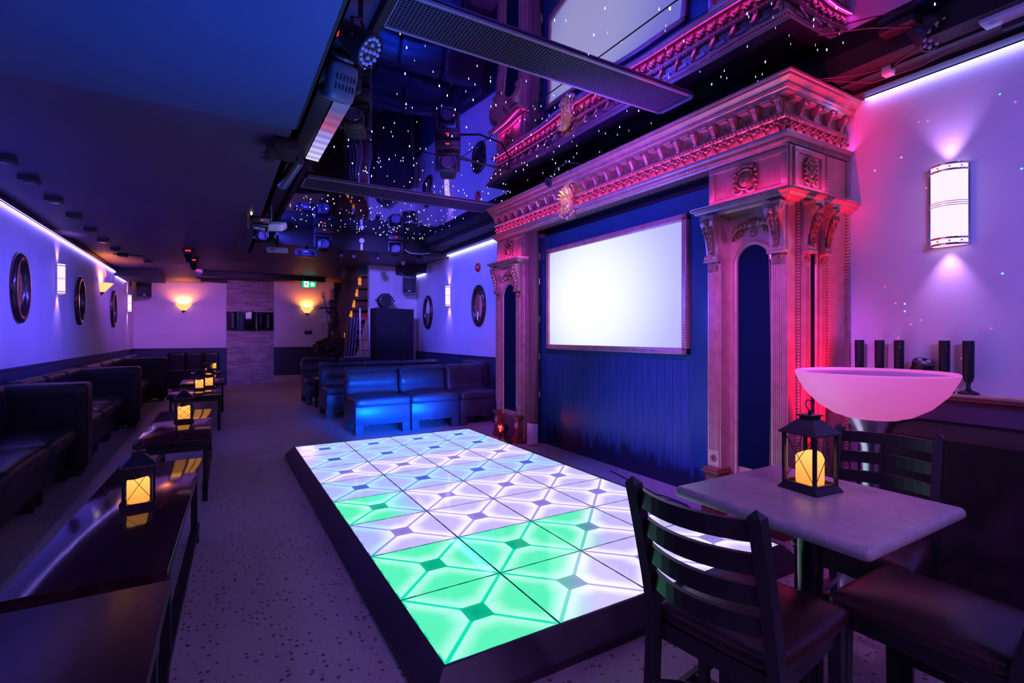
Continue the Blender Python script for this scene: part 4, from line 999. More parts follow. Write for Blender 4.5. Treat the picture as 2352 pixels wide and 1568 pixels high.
dup(m1, (XR-.001, 7.645, 1.795), PI, 'oval mirror on the right wall below the red fire alarm')
dup(m1, (XR-.001, 10.04, 1.775), PI, 'oval mirror on the right wall beside the draped cabinet')
M['shade_v'] = E('sconce_shade', (1.0, .66, 1.0), 1.35)
def sconce(label):
    r = thing('wall_sconce', label, 'wall light', (0, 0, 0), 0, 'half-round glowing wall lights')
    K = dict(local=True); w, d, h = .095, .095, .245
    P_ = lambda s_, n=14: [(d*s_*math.cos(-PI/2+PI*k/n)+.008, w*s_*math.sin(-PI/2+PI*k/n)) for k in range(n+1)]
    MB().box(0, .010, -w-.004, w+.004, -h, h).build('back_plate', M['chrome'], r, **K)
    b = MB(); pp = P_(.93); K_ = len(pp)
    A = [b.bm.verts.new((x, y, -h+.006)) for x, y in pp]; B = [b.bm.verts.new((x, y, h-.006)) for x, y in pp]
    for k in range(K_-1): b.bm.faces.new((A[k], A[k+1], B[k+1], B[k]))
    b.build('shade', M['shade_v'], r, **K)
    for z, rr in ((h-.006, .0065), (h-.042, .0065), (-h+.006, .0065), (-h+.042, .0065)):
        MB().tube([(x, y, z) for x, y in P_(1.0)], rr, 6).build('chrome_band', M['chrome'], r, **K)
    b = MB()
    for z in (.012, .0, -.012): b.tube([(x, y, z+.003) for x, y in P_(1.0)], .0022, 6)
    for s in (-1, 1): b.box(.006, .022, s*w-.004, s*w+.004, -h, h)
    b.build('trim_rail', M['chrome'], r, **K)
    b = MB()
    for z in (h-.024, -h+.024):
        for a in (-.9, -.3, .3, .9): b.sph((d*1.0*math.cos(a)+.008, w*1.0*math.sin(a), z), .006, 8, 6)
    b.build('stud', M['chrome'], r, **K)
    for zz, s in ((h-.03, 1), (-h+.03, -1)):
        l = bpy.data.lights.new('sconce_beam', 'SPOT'); l.color = (.62, .30, 1.0); l.energy = 11; l.spot_size = math.radians(72); l.spot_blend = .9; l.shadow_soft_size = .015
        o = bpy.data.objects.new('sconce_beam', l); C.objects.link(o); o.location = (.055, 0, zz); o.rotation_euler = (0, PI if s > 0 else 0, 0); o.parent = r
    return r
s1 = sconce('large half-round wall light with chrome bands on the near right wall'); place(s1, (XR-.001, 1.268, 2.075), PI)
dup(s1, (XL+.001, 8.33, 2.0), 0, 'tall half-round wall light nearest the camera on the left wall', .80)
dup(s1, (XL+.001, 13.95, 2.0), 0, 'farthest half-round wall light on the left wall, by the corner', .80)
dup(s1, (XR-.001, 8.92, 2.043), PI, 'half-round wall light between the two oval mirrors on the right wall', .82)
M['shade_w'] = P('amber_shade', (.6, .4, .2), .5, emi=(1.0, .36, .08), es=2.0)
def bowl(label):
    r = thing('bowl_sconce', label, 'wall light', (0, 0, 0), 0, 'amber half-bowl wall lights')
    K = dict(local=True)
    MB().lathe([(.012, -.11), (.05, -.085), (.10, -.025), (.155, .045), (.175, .07), (.172, .072), (.148, .045), (.09, -.02), (.01, -.08)], (.0, 0, 0), 18, -PI/2, PI/2).build('shade', M['shade_w'], r, **K)
    MB().lathe([(.001, -.15), (.012, -.14), (.03, -.11), (.055, -.084), (.02, -.10)], (0, 0, 0), 14, -PI/2, PI/2).sph((.09, 0, .075), (.012, .012, .008), 8, 6).build('finial', P('antique_brass', (.3, .15, .06), .35, .8), r, **K)
    l = bpy.data.lights.new('bowl_glow', 'SPOT'); l.color = (1, .22, .04); l.energy = 42; l.spot_size = math.radians(150); l.spot_blend = .8; l.shadow_soft_size = .03
    o = bpy.data.objects.new('bowl_glow', l); C.objects.link(o); o.location = (.09, 0, .03); o.rotation_euler = (0, PI, 0); o.parent = r
    return r
b1 = bowl('amber half-bowl wall light on the left wall, seen from the side'); place(b1, (XL+.001, 11.05, 2.12))
dup(b1, (-.745, YB-.001, 1.99), -PI/2, 'amber half-bowl wall light on the back wall left of the stone panel')
dup(b1, (2.135, YB-.001, 1.99), -PI/2, 'amber half-bowl wall light under the green exit sign')

# ================================================================== glowing bowl table, draped table, ledge and spotlights
r = thing('glowing_bowl_table', 'tall bar table with a pink-lit white bowl top on a spun metal trumpet base', 'table', (2.78, 1.222, 0))
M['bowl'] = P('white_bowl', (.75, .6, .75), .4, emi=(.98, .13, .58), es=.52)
MB().lathe([(.11, .885), (.16, .900), (.23, .945), (.29, 1.01), (.325, 1.08), (.333, 1.105), (.328, 1.112), (.318, 1.106), (.27, 1.02), (.10, .92)], (2.78, 1.222, 0), 48).build('bowl', M['bowl'], r)
MB().lathe([(.001, 1.09), (.322, 1.09), (.322, 1.098), (.001, 1.098)], (2.78, 1.222, 0), 40).build('glass_top', P('frosted_top', (.8, .6, .8), .3), r)
MB().lathe([(.21, .0), (.21, .008), (.16, .03), (.09, .15), (.055, .35), (.042, .60), (.050, .74), (.075, .82), (.115, .885), (.001, .885)], (2.78, 1.222, 0), 40).build('trumpet_base', M['alu'], r)
r = thing('draped_table', 'long table under a floor-length black cloth beside the near right wall', 'table', (3.5, .7, 0))
MB().box(3.13, 3.84, -.9, 1.43, .735, .765, .006).build('tabletop', M['cloth'], r)
b = MB()
def drape(p0, p1, n, nrm):
    p0, p1, nrm = Vector(p0), Vector(p1), Vector(nrm); R = []
    for i in range(n+1):
        t_ = i/n; q = p0+(p1-p0)*t_; w = math.sin(t_*(p1-p0).length*34)+.5*math.sin(t_*(p1-p0).length*71+1)
        R.append([b.bm.verts.new(q+nrm*(.002+(.022*w+.02)*(1-z/.76)*(1 if z < .74 else 0))+Vector((0, 0, z))) for z in (.762, .72, .5, .25, .01)])
    for i in range(n):
        for k in range(4): b.bm.faces.new((R[i][k], R[i][k+1], R[i+1][k+1], R[i+1][k]))
drape((3.125, -.9, 0), (3.125, 1.435, 0), 110, (-1, 0, 0)); drape((3.125, 1.435, 0), (3.83, 1.435, 0), 36, (0, 1, 0))
b.build('cloth_drape', M['cloth'], r)
MB().tube([(3.30, 1.41, .766), (3.45, 1.42, .785), (3.60, 1.41, .778), (3.75, 1.42, .768)], [.012, .022, .016, .008], 7).build('cloth_fold', M['cloth'], r)
struct('trim_14', MB().box(3.715, XR, YF, 1.80, .928, .945, .003).box(3.79, XR, YF, 1.80, .90, .928), M['ledge'])
def pinspot(label, loc, rz=0, grp='black spotlights on the ledge'):
    r = thing('pin_spotlight', label, 'spotlight', (0, 0, 0), 0, grp); K = dict(local=True); bl = M['dark_plastic']
    MB().lathe([(.001, .0), (.048, .0), (.048, .010), (.020, .022), (.012, .030), (.009, .055), (.001, .055)], (0, 0, 0), 20).build('base', bl, r, **K)
    MB().box(-.010, .010, -.006, .006, .05, .085).box(-.012, -.006+.02, -.022, -.016, .075, .16).build('bracket', bl, r, **K)
    b = MB().lathe([(.001, .07), (.018, .07), (.022, .085), (.026, .10), (.0275, .30), (.0275, .312), (.024, .312), (.023, .304), (.001, .304)], (0, 0, 0), 20); b.build('barrel', bl, r, **K)
    MB().cyl((0, -.020, .150), (0, -.046, .150), .013, n=10).cyl((0, -.020, .110), (0, -.046, .110), .013, n=10).build('knob', bl, r, **K)
    MB().lathe([(.001, .305), (.023, .305)], (0, 0, 0), 16).build('lens', M['black_gloss'], r, **K)
    return r
p1_ = pinspot('black pin spotlight beside the red-lit pilaster, first of the row on the ledge', (0, 0, 0)); place(p1_, (3.775, 1.735, .9455), -1.4)
dup(p1_, (3.775, 1.615, .9455), -1.5, 'second black pin spotlight from the pilaster, rising behind the pink bowl')
dup(p1_, (3.775, 1.505, .9455), -1.3, 'third black pin spotlight from the pilaster, left of the stubby can light')
dup(p1_, (3.775, 1.272, .9455), -1.2, 'black pin spotlight between the stubby can light and the one standing alone')
dup(p1_, (3.775, 1.160, .9455), 1.6, 'black pin spotlight standing clear of the bowl, last of the row on the ledge')
r = thing('can_light', 'stubby black can light tilted up, with three lenses, among the pin spotlights', 'spotlight', (3.77, 1.385, .9455))
d = Vector((-.25, -.30, .9)).normalized(); c = Vector((3.775, 1.385, 1.07))
MB().cyl(c-d*.06, c+d*.055, .050, .058, 20).build('body', M['dark_plastic'], r)
q = d.to_track_quat('Z', 'Y').to_matrix().to_4x4()
MB().lathe([(.044, .055), (.058, .055), (.058, .062), (.044, .062)], c, 20, mat=q).build('rim', M['dark_plastic'], r)
for k in range(3):
    a = 2*PI*k/3; v = q.to_3x3() @ Vector((.024*math.cos(a), .024*math.sin(a), .056)); MB().sph(c+v, .018, 10, 6).build('lens', P('grey_lens', (.35, .3, .4), .15), r)
MB().box(3.72, 3.83, 1.335, 1.435, .9455, .955).box(3.77, 3.785, 1.325, 1.331, .955, 1.09).box(3.77, 3.785, 1.439, 1.445, .955, 1.09).build('stand', M['dark_plastic'], r)
# ================================================================== back wall fittings
r = thing('curved_screen', 'wide curved black glass screen mounted on the stone wall panel', 'screen', (.735, 14.8, 1.66))
b = MB(); n = 20; A = []
for k in range(n+1):
    t_ = -1+2*k/n; A.append((.735+.545*t_, 14.70+.09*t_*t_))
for z0, z1 in ((1.43, 1.90),):
    F = [[b.bm.verts.new((x, y, z)) for z in (z0, z1)] for x, y in A]; Bk = [[b.bm.verts.new((x, y+.04, z)) for z in (z0, z1)] for x, y in A]
    for k in range(n):
        b.bm.faces.new((F[k][0], F[k+1][0], F[k+1][1], F[k][1])); b.bm.faces.new((Bk[k][0], Bk[k][1], Bk[k+1][1], Bk[k+1][0]))
        b.bm.faces.new((F[k][1], F[k+1][1], Bk[k+1][1], Bk[k][1])); b.bm.faces.new((F[k][0], Bk[k][0], Bk[k+1][0], F[k+1][0]))
    b.bm.faces.new((F[0][0], F[0][1], Bk[0][1], Bk[0][0])); b.bm.faces.new((F[-1][0], Bk[-1][0], Bk[-1][1], F[-1][1]))
b.build('glass_front', P('black_glass', (.004, .004, .006), .03, 0, spec=1.0), r)
MB().box(.3, 1.17, 14.745, 14.838, 1.48, 1.85).box(.66, .81, 14.70, 14.80, 1.90, 1.935).build('housing', M['dark_plastic'], r)
# exit sign
r = thing('exit_sign', 'green exit sign with a white running man and arrow hanging at the back', 'sign', (2.03, 13.70, 2.60))
GX0, GX1, GZ0, GZ1, GY = 1.845, 2.175, 2.515, 2.675, 13.70
M['sg'] = E('sign_green', (.0, .55, .20), 1.15); M['sw'] = E('sign_white', (.85, 1.0, .92), 1.25)
MB().box(GX0-.006, GX1+.006, GY, GY+.05, GZ0-.006, GZ1+.006, .004).box(1.99, 2.03, GY+.02, GY+.03, GZ1, 2.70).build('housing', M['white_plastic'], r)
MB().box(GX0, GX1, GY-.003, GY, GZ0, GZ1).build('face', M['sg'], r)
b = MB(); sx = lambda u: GX0+u*(GX1-GX0); sz = lambda v: GZ0+v*(GZ1-GZ0)
b.box(sx(.14), sx(.48), GY-.005, GY-.003, sz(.03), sz(.97))
b.prism([(sx(.56), sz(.40)), (sx(.74), sz(.40)), (sx(.62), sz(.16)), (sx(.77), sz(.16)), (sx(.96), sz(.50)), (sx(.77), sz(.84)), (sx(.62), sz(.84)), (sx(.74), sz(.60)), (sx(.56), sz(.60))], 'y', GY-.005, GY-.003)
b.build('white_symbol', M['sw'], r)
b = MB()
def stroke(pts, w):
    for (u0, v0), (u1, v1) in zip(pts, pts[1:]):
        p0, p1 = Vector((sx(u0), 0, sz(v0))), Vector((sx(u1), 0, sz(v1))); nrm = (p1-p0).normalized().cross(Vector((0, 1, 0)))*w
        b.prism([(q.x, q.z) for q in (p0-nrm, p1-nrm, p1+nrm, p0+nrm)], 'y', GY-.007, GY-.005)
b.cyl((sx(.35), GY-.007, sz(.83)), (sx(.35), GY-.005, sz(.83)), .011, n=10)
stroke([(.33, .70), (.29, .46)], .013); stroke([(.31, .71), (.22, .62), (.20, .52)], .005); stroke([(.34, .68), (.39, .56), (.44, .55)], .005)
stroke([(.29, .46), (.27, .27), (.16, .25)], .007); stroke([(.30, .46), (.38, .33), (.41, .14)], .007)
b.build('running_man', M['sg'], r)
# arrow sign
r = thing('arrow_sign', 'narrow orange sign with a white down arrow beside the stairwell', 'sign', (2.79, 14.88, 2.3))
AX, AZ = 2.79, 2.38
MB().box(AX-.055, AX+.055, YB-.012, YB-.001, AZ-.17, AZ+.17).build('plate', M['orange_sign'], r)
b = MB().box(AX-.012, AX+.012, YB-.015, YB-.012, AZ-.06, AZ+.07).prism([(AX-.036, AZ-.06), (AX+.036, AZ-.06), (AX, AZ-.145)], 'y', YB-.015, YB-.012)
def letters(txt, size, loc, rot, mat, parent, ext=.002, name='lettering'):
    cu = bpy.data.curves.new('lettering', 'FONT'); cu.body = txt; cu.size = size; cu.extrude = ext; cu.align_x = 'CENTER'; cu.align_y = 'CENTER'
    o = bpy.data.objects.new('tmp_text', cu); C.objects.link(o); bpy.context.view_layer.update()
    me = bpy.data.meshes.new_from_object(o.evaluated_get(bpy.context.evaluated_depsgraph_get())); bpy.data.objects.remove(o)
    mt = Matrix.Translation(loc) @ rot; me.transform(ROOTM[parent.name].inverted() @ mt)
    k = bpy.data.objects.new(name, me); C.objects.link(k); me.materials.clear(); me.materials.append(mat); k.parent = parent; return k
b.build('arrow', M['white_plastic'], r)
letters('FIRE', .042, (AX, YB-.014, AZ+.125), Matrix.Rotation(PI/2, 4, 'X'), M['white_plastic'], r)
r = thing('fire_extinguisher', 'red fire extinguisher on the back wall behind the statue', 'fire extinguisher', (2.78, 14.8, 1.3))
MB().lathe([(.001, 1.16), (.05, 1.16), (.055, 1.18), (.055, 1.48), (.045, 1.52), (.02, 1.54), (.015, 1.57), (.001, 1.57)], (2.77, 14.82, 0), 16).build('cylinder', M['red'], r)
MB().box(2.75, 2.79, 14.75, 14.85, 1.57, 1.60).tube([(2.77, 14.78, 1.58), (2.71, 14.76, 1.55), (2.70, 14.76, 1.40), (2.72, 14.77, 1.25)], .010, 6).build('valve', M['black'], r)
MB().box(2.73, 2.81, 14.764, 14.768, 1.30, 1.40).build('paper_label', M['white_plastic'], r)
r = thing('wall_plate', 'black rectangular plate on the back wall below the bowl light', 'wall plate', (2.15, 14.89, 1.37))
MB().box(2.07, 2.27, YB-.012, YB-.001, 1.315, 1.415, .003).build('plate', M['black'], r); MB().box(2.235, 2.25, YB-.015, YB-.012, 1.33, 1.345).build('switch', M['white_plastic'], r)
for k, y in enumerate((11.45, 12.0)):
    r = thing('wall_switch', ('slim white switch high on the left wall beyond the amber bowl light', 'slim white switch high on the left wall nearer the corner box')[k], 'switch', (XL, y, 2.45))
    MB().box(XL+.001, XL+.012, y-.045, y+.045, 2.33-.03*k, 2.475-.05*k, .003).build('plate', M['white_plastic'], r); MB().box(XL+.012, XL+.017, y-.012, y+.012, 2.37, 2.41).build('rocker', M['white_plastic'], r)
r = thing('power_outlet', 'small white power outlet low on the back wall beside the lounge seats', 'outlet', (2.45, 14.88, .5))
MB().box(1.96, 2.04, YB-.022, YB-.012, .42, .56, .003).build('plate', M['white_plastic'], r)
r = thing('fire_alarm', 'red round fire alarm high on the right wall above an oval mirror', 'alarm', (XR, 7.65, 2.45))
MB().lathe([(.001, .055), (.05, .05), (.075, .03), (.082, 0), (.001, 0)], (XR-.012, 7.65, 2.447), 20, mat=Matrix.Rotation(-PI/2, 4, 'Y')).build('housing', M['red'], r)
MB().box(XR-.012, XR-.001, 7.56, 7.74, 2.36, 2.535, .004).build('back_box', M['white_plastic'], r)
MB().sph((XR-.066, 7.68, 2.47), (.006, .022, .022), 10, 6).box(XR-.068, XR-.062, 7.60, 7.64, 2.42, 2.44).build('strobe', M['white_plastic'], r)

# ================================================================== loudspeakers
def speaker(label, c, rz):
    r = thing('loudspeaker', label, 'speaker', c, rz); K = dict(local=True); w, h, d = .15, .235, .24
    MB().prism([(-w, 0), (w, 0), (w*.72, d), (-w*.72, d)], 'z', -h, h, .018).build('cabinet', M['dark_plastic'], r, **K)
    MB().box(-w+.02, w-.02, -.012, .004, -h+.05, h-.12, .006).build('grille_cloth', M['black'], r, **K)
    MB().prism([(-.07, h-.10), (.07, h-.10), (.10, h-.03), (-.10, h-.03)], 'y', -.010, .004).build('horn', M['black_gloss'], r, **K)
    MB().box(-.022, .022, -.014, -.010, -h+.07, -h+.095).build('badge', M['white_plastic'], r, **K)
    MB().box(-.02, .02, d-.01, d+.09, -.05, .09).build('wall_bracket', M['black'], r, **K)
speaker('black loudspeaker high in the far left corner of the back wall', (-1.49, 14.42, 2.385), math.radians(18))
speaker('black loudspeaker on the white block wall at the far right', (3.56, 10.42, 2.40), math.radians(-20))

# ================================================================== stair with lit risers
r = thing('staircase', 'wooden stair with glowing risers climbing behind the white block wall', 'staircase', (2.9, 12, 0))
n = 9
for i in range(n):
    y = 13.5-i*.285; z = .52+i*.232
    MB().box(2.62, 3.5, y-.29, y+.02, z+.195, z+.232).build('tread', M['wood_stair'], r)
    MB().box(2.64, 3.5, y-.014, y, z, z+.195).build('riser', M['wood_stair'], r)
    MB().box(2.66, 2.725, y-.020, y-.015, z+.02, z+.18).build('riser_light', E('riser_glow', (1.0, .33, .05), .8), r)
    MB().sph((2.66, y+.02, z+.205), .009, 6, 5).build('step_light', E('step_glow', (1.0, .75, .4), 2.5), r)
b = MB().prism([(13.6, .30), (13.75, .30), (13.75, .72), (10.98, 2.80), (10.98, 2.35)], 'x', 3.42, 3.45); b.build('stringer', M['wood_stair'], r)
b = MB()
for i in range(20):
    y = 13.65-i*.135; z = .62+(13.5-y)*.814; b.cyl((2.60, y, z-.25), (2.60, y, min(z+1.0, 2.98)), .018, n=7)
b.tube([(2.60, 13.7, 1.50), (2.60, 11.9, 2.95)], .026, 8); b.build('railing', noise_color(P('bamboo', (.14, .045, .02), .45), (.10, .03, .013), (.19, .065, .03), 8), r)

# ================================================================== trident statue on its rock
r = thing('trident_statue', 'bronze figure holding a trident on a dark rock before the stair', 'statue', (2.30, 12.0, 0))
sx0, sy0, sz0 = 2.26, 12.0, 1.20
def skin(name, verts, edges, radii, mat, parent, sub=2):
    me = bpy.data.meshes.new(name); inv = ROOTM[parent.name].inverted()
    me.from_pydata([inv @ Vector(v) for v in verts], edges, []); o = bpy.data.objects.new(name, me); C.objects.link(o)
    o.modifiers.new('skin', 'SKIN'); s_ = o.modifiers.new('sub', 'SUBSURF'); s_.levels = sub; s_.render_levels = sub
    for i, q in enumerate(radii): me.skin_vertices[0].data[i].radius = (q, q)
    me.skin_vertices[0].data[0].use_root = True
    me.materials.append(mat); bpy.context.view_layer.update()
    m2 = bpy.data.meshes.new_from_object(o.evaluated_get(bpy.context.evaluated_depsgraph_get())); o.modifiers.clear(); o.data = m2
    for f in m2.polygons: f.use_smooth = True
    o.parent = parent; ROOTM[o.name] = ROOTM[parent.name]; return o
S = lambda x, y, z: (sx0+x*1.02, sy0+y, sz0+z*1.02)
V = [S(.01, 0, .44), S(.015, 0, .53), S(.01, 0, .62), S(.0, 0, .70), S(-.012, 0, .745), S(-.02, 0, .80), S(-.022, 0, .86),
     S(-.02, -.055, .44), S(-.06, -.06, .24), S(-.085, -.05, .04), S(-.13, -.05, .015),
     S(.04, .055, .43), S(.09, .06, .23), S(.16, .05, .04), S(.12, .05, .01),
     S(-.01, -.085, .67), S(-.08, -.11, .57), S(-.15, -.09, .66),
     S(.02, .085, .67), S(.10, .10, .56), S(.06, .02, .50),]
Ed = [(0, 1), (1, 2), (2, 3), (3, 4), (4, 5), (5, 6), (0, 7), (7, 8), (8, 9), (9, 10), (0, 11), (11, 12), (12, 13), (13, 14), (3, 15), (15, 16), (16, 17), (3, 18), (18, 19), (19, 20)]
Rr = [.090, .080, .096, .086, .040, .064, .056, .070, .052, .034, .024, .070, .052, .034, .024, .046, .036, .028, .046, .036, .028]
skin('figure', V, Ed, Rr, M['bronze'], r)
b = MB(); b.sph(S(-.005, 0, .855), (.055, .055, .040), 10, 8)
for k in range(8): b.sph(S(-.005+.05*math.cos(k*.8), .05*math.sin(k*.8), .845), .020, 6, 5)
b.build('hair', M['bronze'], r)
b = MB(); b.tube([S(-.20, -.09, .98), S(-.15, -.09, .66), S(-.06, -.09, .02)], .008, 6)
b.tube([S(-.245, -.09, 1.03), S(-.23, -.09, .93), S(-.19, -.09, .91), S(-.165, -.09, .94), S(-.18, -.09, 1.05)], .007, 6); b.tube([S(-.195, -.09, .9), S(-.212, -.09, 1.06)], .008, 6)
b.build('trident', M['bronze'], r)
b = MB(); b.tube([S(.03, .09, .66), S(.12, .13, .55), (sx0+.14, sy0+.10, sz0+.42), (sx0+.10, sy0+.04, sz0+.34), (sx0-.02, sy0-.07, sz0+.40)], [.05, .06, .07, .07, .03], 10)
b.tube([S(-.02, -.05, .69), S(-.16, -.10, .70), S(-.24, -.12, .69), S(-.30, -.12, .67)], [.02, .022, .018, .006], 6); b.build('drapery', M['bronze'], r)
def rock(c, s, seed):
    t = bmesh.new(); bmesh.ops.create_icosphere(t, subdivisions=3, radius=1); rr = random.Random(seed); ph = [rr.uniform(0, 6) for _ in range(6)]
    for v in t.verts:
        q = v.co; k = 1+.16*math.sin(5*q.x+ph[0])*math.cos(4*q.z+ph[1])+.12*math.sin(9*q.y+ph[2]+3*q.z)+.07*math.sin(15*q.x+ph[3])*math.sin(13*q.z+ph[4])
        v.co = Vector((c[0]+q.x*s[0]*k, c[1]+q.y*s[1]*k, c[2]+q.z*s[2]*k))
    return t
b = MB()
for c, s, sd in (((2.30, 12.0, 1.12), (.36, .26, .095), 1), ((2.26, 12.0, .93), (.38, .28, .20), 2), ((2.00, 11.98, .99), (.17, .2, .12), 4), ((2.44, 12.02, .70), (.34, .3, .22), 3), ((2.4, 12.0, .25), (.46, .36, .30), 5), ((2.06, 12.0, .72), (.08, .08, .2), 6), ((2.30, 11.95, 1.02), (.30, .3, .12), 8)): b._put(rock(c, s, sd))
b.build('rock', M['rock'], r)

# ================================================================== draped cabinet, ladder, drum lamp, leaning panels
r = thing('draped_cabinet', 'tall booth draped in black cloth in front of the white block wall', 'cabinet', (3.1, 10.3, 0))
b = MB(); n = 26
def dr(pts, h):
    R = []
    for i in range(len(pts)):
        x, y = pts[i]; w = .010*math.sin(i*2.1); R.append([b.bm.verts.new((x+w*k, y+w*k, z)) for k, z in ((0, h(x)), (.3, 1.6), (.7, 1.0), (1, .02))])
    for i in range(len(R)-1):
        for k in range(3): b.bm.faces.new((R[i][k], R[i][k+1], R[i+1][k+1], R[i+1][k]))
hf = lambda x: 1.845-.02*(x-2.75)
dr([(2.745, 10.65-.04*i) for i in range(16)]+[(2.745+.036*i, 10.05) for i in range(22)]+[(3.53, 10.05+.05*i) for i in range(13)], hf)
b.bm.faces.new([b.bm.verts.new(p) for p in ((2.745, 10.05, 1.845), (3.53, 10.05, 1.829), (3.53, 10.65, 1.829), (2.745, 10.65, 1.845))])
b.build('black_cloth', M['cloth'], r); MB().box(2.76, 3.51, 10.07, 10.64, 0, 1.82).build('frame', M['black'], r)
r = thing('drum_lamp', 'round black drum stage lamp on top of the draped cabinet', 'stage light', (2.99, 10.3, 1.85))
cx_, cy_, cz_ = 2.98, 10.22, 2.005
oct_ = [(cx_+.155*math.cos(PI/8+k*PI/4), cz_+.155*math.sin(PI/8+k*PI/4)) for k in range(8)]
MB().prism(oct_, 'y', cy_-.06, cy_+.13).build('housing', M['dark_plastic'], r)
MB().tube([(cx_+.122*math.cos(2*PI*k/28), cy_-.062, cz_+.122*math.sin(2*PI*k/28)) for k in range(28)], .009, 6, closed=True).build('rim', P('lamp_rim', (.3, .3, .36), .25, .8), r)
MB().lathe([(.118, -.064), (.09, -.02), (.05, .01), (.001, .02)], (cx_, cy_, cz_), 24, mat=Matrix.Rotation(-PI/2, 4, 'X') @ Matrix.Scale(-1, 4, (0, 0, 1))).build('reflector', P('dim_reflector', (.10, .10, .13), .3, .6), r)
MB().cyl((cx_-.19, cy_+.03, cz_), (cx_+.19, cy_+.03, cz_), .012, n=8).sph((cx_-.185, cy_+.03, cz_), .022, 8, 6).sph((cx_+.185, cy_+.03, cz_), .022, 8, 6).build('yoke_knob', M['dark_plastic'], r)
r = thing('step_ladder', 'aluminium step ladder with coloured rungs leaning by the draped cabinet', 'ladder', (2.63, 10.2, 0))
for s, x in enumerate((2.50, 2.69)): MB().box(x-.016, x+.016, 10.35, 10.42, 0, 1.87-.03*(1-s), .004).build('rail', P('ladder_rail', (.62, .6, .7), .35, .5), r)
for k in range(7): MB().box(2.51, 2.68, 10.36, 10.41, .30+.22*k, .325+.22*k).build('rung', P('ladder_rung', (.5, .2, .12), .4, .3), r)
MB().box(2.52, 2.66, 10.38, 10.42, 1.60, 1.72).build('tool_tray', M['red'], r)
r = thing('leaning_panels', 'folded dark panels with pale edges leaning beside the ladder', 'panel', (2.35, 10.6, 0))
for k in range(3):
    t0 = 2.24+.055*k
    MB().prism([(t0, .86), (t0+.035, .86), (t0+.10, 1.66-.01*k), (t0+.065, 1.66-.01*k)], 'y', 10.40, 10.74).build('panel', M['dark_plastic'], r)
    MB().prism([(t0+.030, .86), (t0+.040, .86), (t0+.105, 1.66-.01*k), (t0+.095, 1.66-.01*k)], 'y', 10.39, 10.40).build('panel_edge', P('pale_edge', (.5, .48, .6), .5), r)
r = thing('small_stand', 'small metal stand carrying the leaning panels', 'stand', (2.4, 10.5, 0))
MB().box(2.25, 2.48, 10.40, 10.76, .83, .858, .004).build('shelf', P('stand_shelf', (.4, .35, .5), .4, .4), r)
for x in (2.28, 2.36, 2.45): MB().cyl((x, 10.5, 0), (x, 10.5, .83), .012, n=8).build('leg', M['alu'], r)

# ================================================================== ceiling spot boxes down the left side
for i, y in enumerate((4.95, 5.50, 6.22, 6.98, 7.78, 8.55, 9.5)):
    z = 2.58 if y < 8.75 else 2.60
    lb = ['black ceiling spot box nearest the camera, at the left frame edge', 'second black ceiling spot box from the camera', 'third black ceiling spot box from the camera', 'fourth black ceiling spot box from the camera', 'fifth black ceiling spot box from the camera', 'sixth black ceiling spot box from the camera', 'seventh and farthest single black ceiling spot box'][i]
    r = thing('ceiling_spot', lb, 'ceiling light', (-1.33, y, z), 0, 'black spot boxes in a row along the left ceiling')
    MB().prism([(-.055, 0), (.05, 0), (.065, -.03), (.05, -.045), (-.055, -.045)], 'y', -.07, .07, .003).build('housing', M['dark_plastic'], r, local=True)
    MB().cyl((0, 0, -.045), (0, 0, -.050), .035, n=14).build('lens', M['black_gloss'], r, local=True)
r = thing('track_light', 'pair of black spot boxes joined by a conduit at the far end of the row', 'ceiling light', (-1.3, 10.2, 2.60))
MB().box(-1.39, -1.27, 10.05, 10.20, 2.555, 2.60, .004).build('housing', M['dark_plastic'], r); MB().box(-1.12, -1.00, 10.75, 10.9, 2.555, 2.60, .004).build('housing', M['dark_plastic'], r)
MB().tube([(-1.45, 10.15, 2.592), (-1.30, 10.15, 2.592), (-1.08, 10.16, 2.592), (-1.06, 10.8, 2.592)], .008, 6).build('conduit', M['dark_plastic'], r)

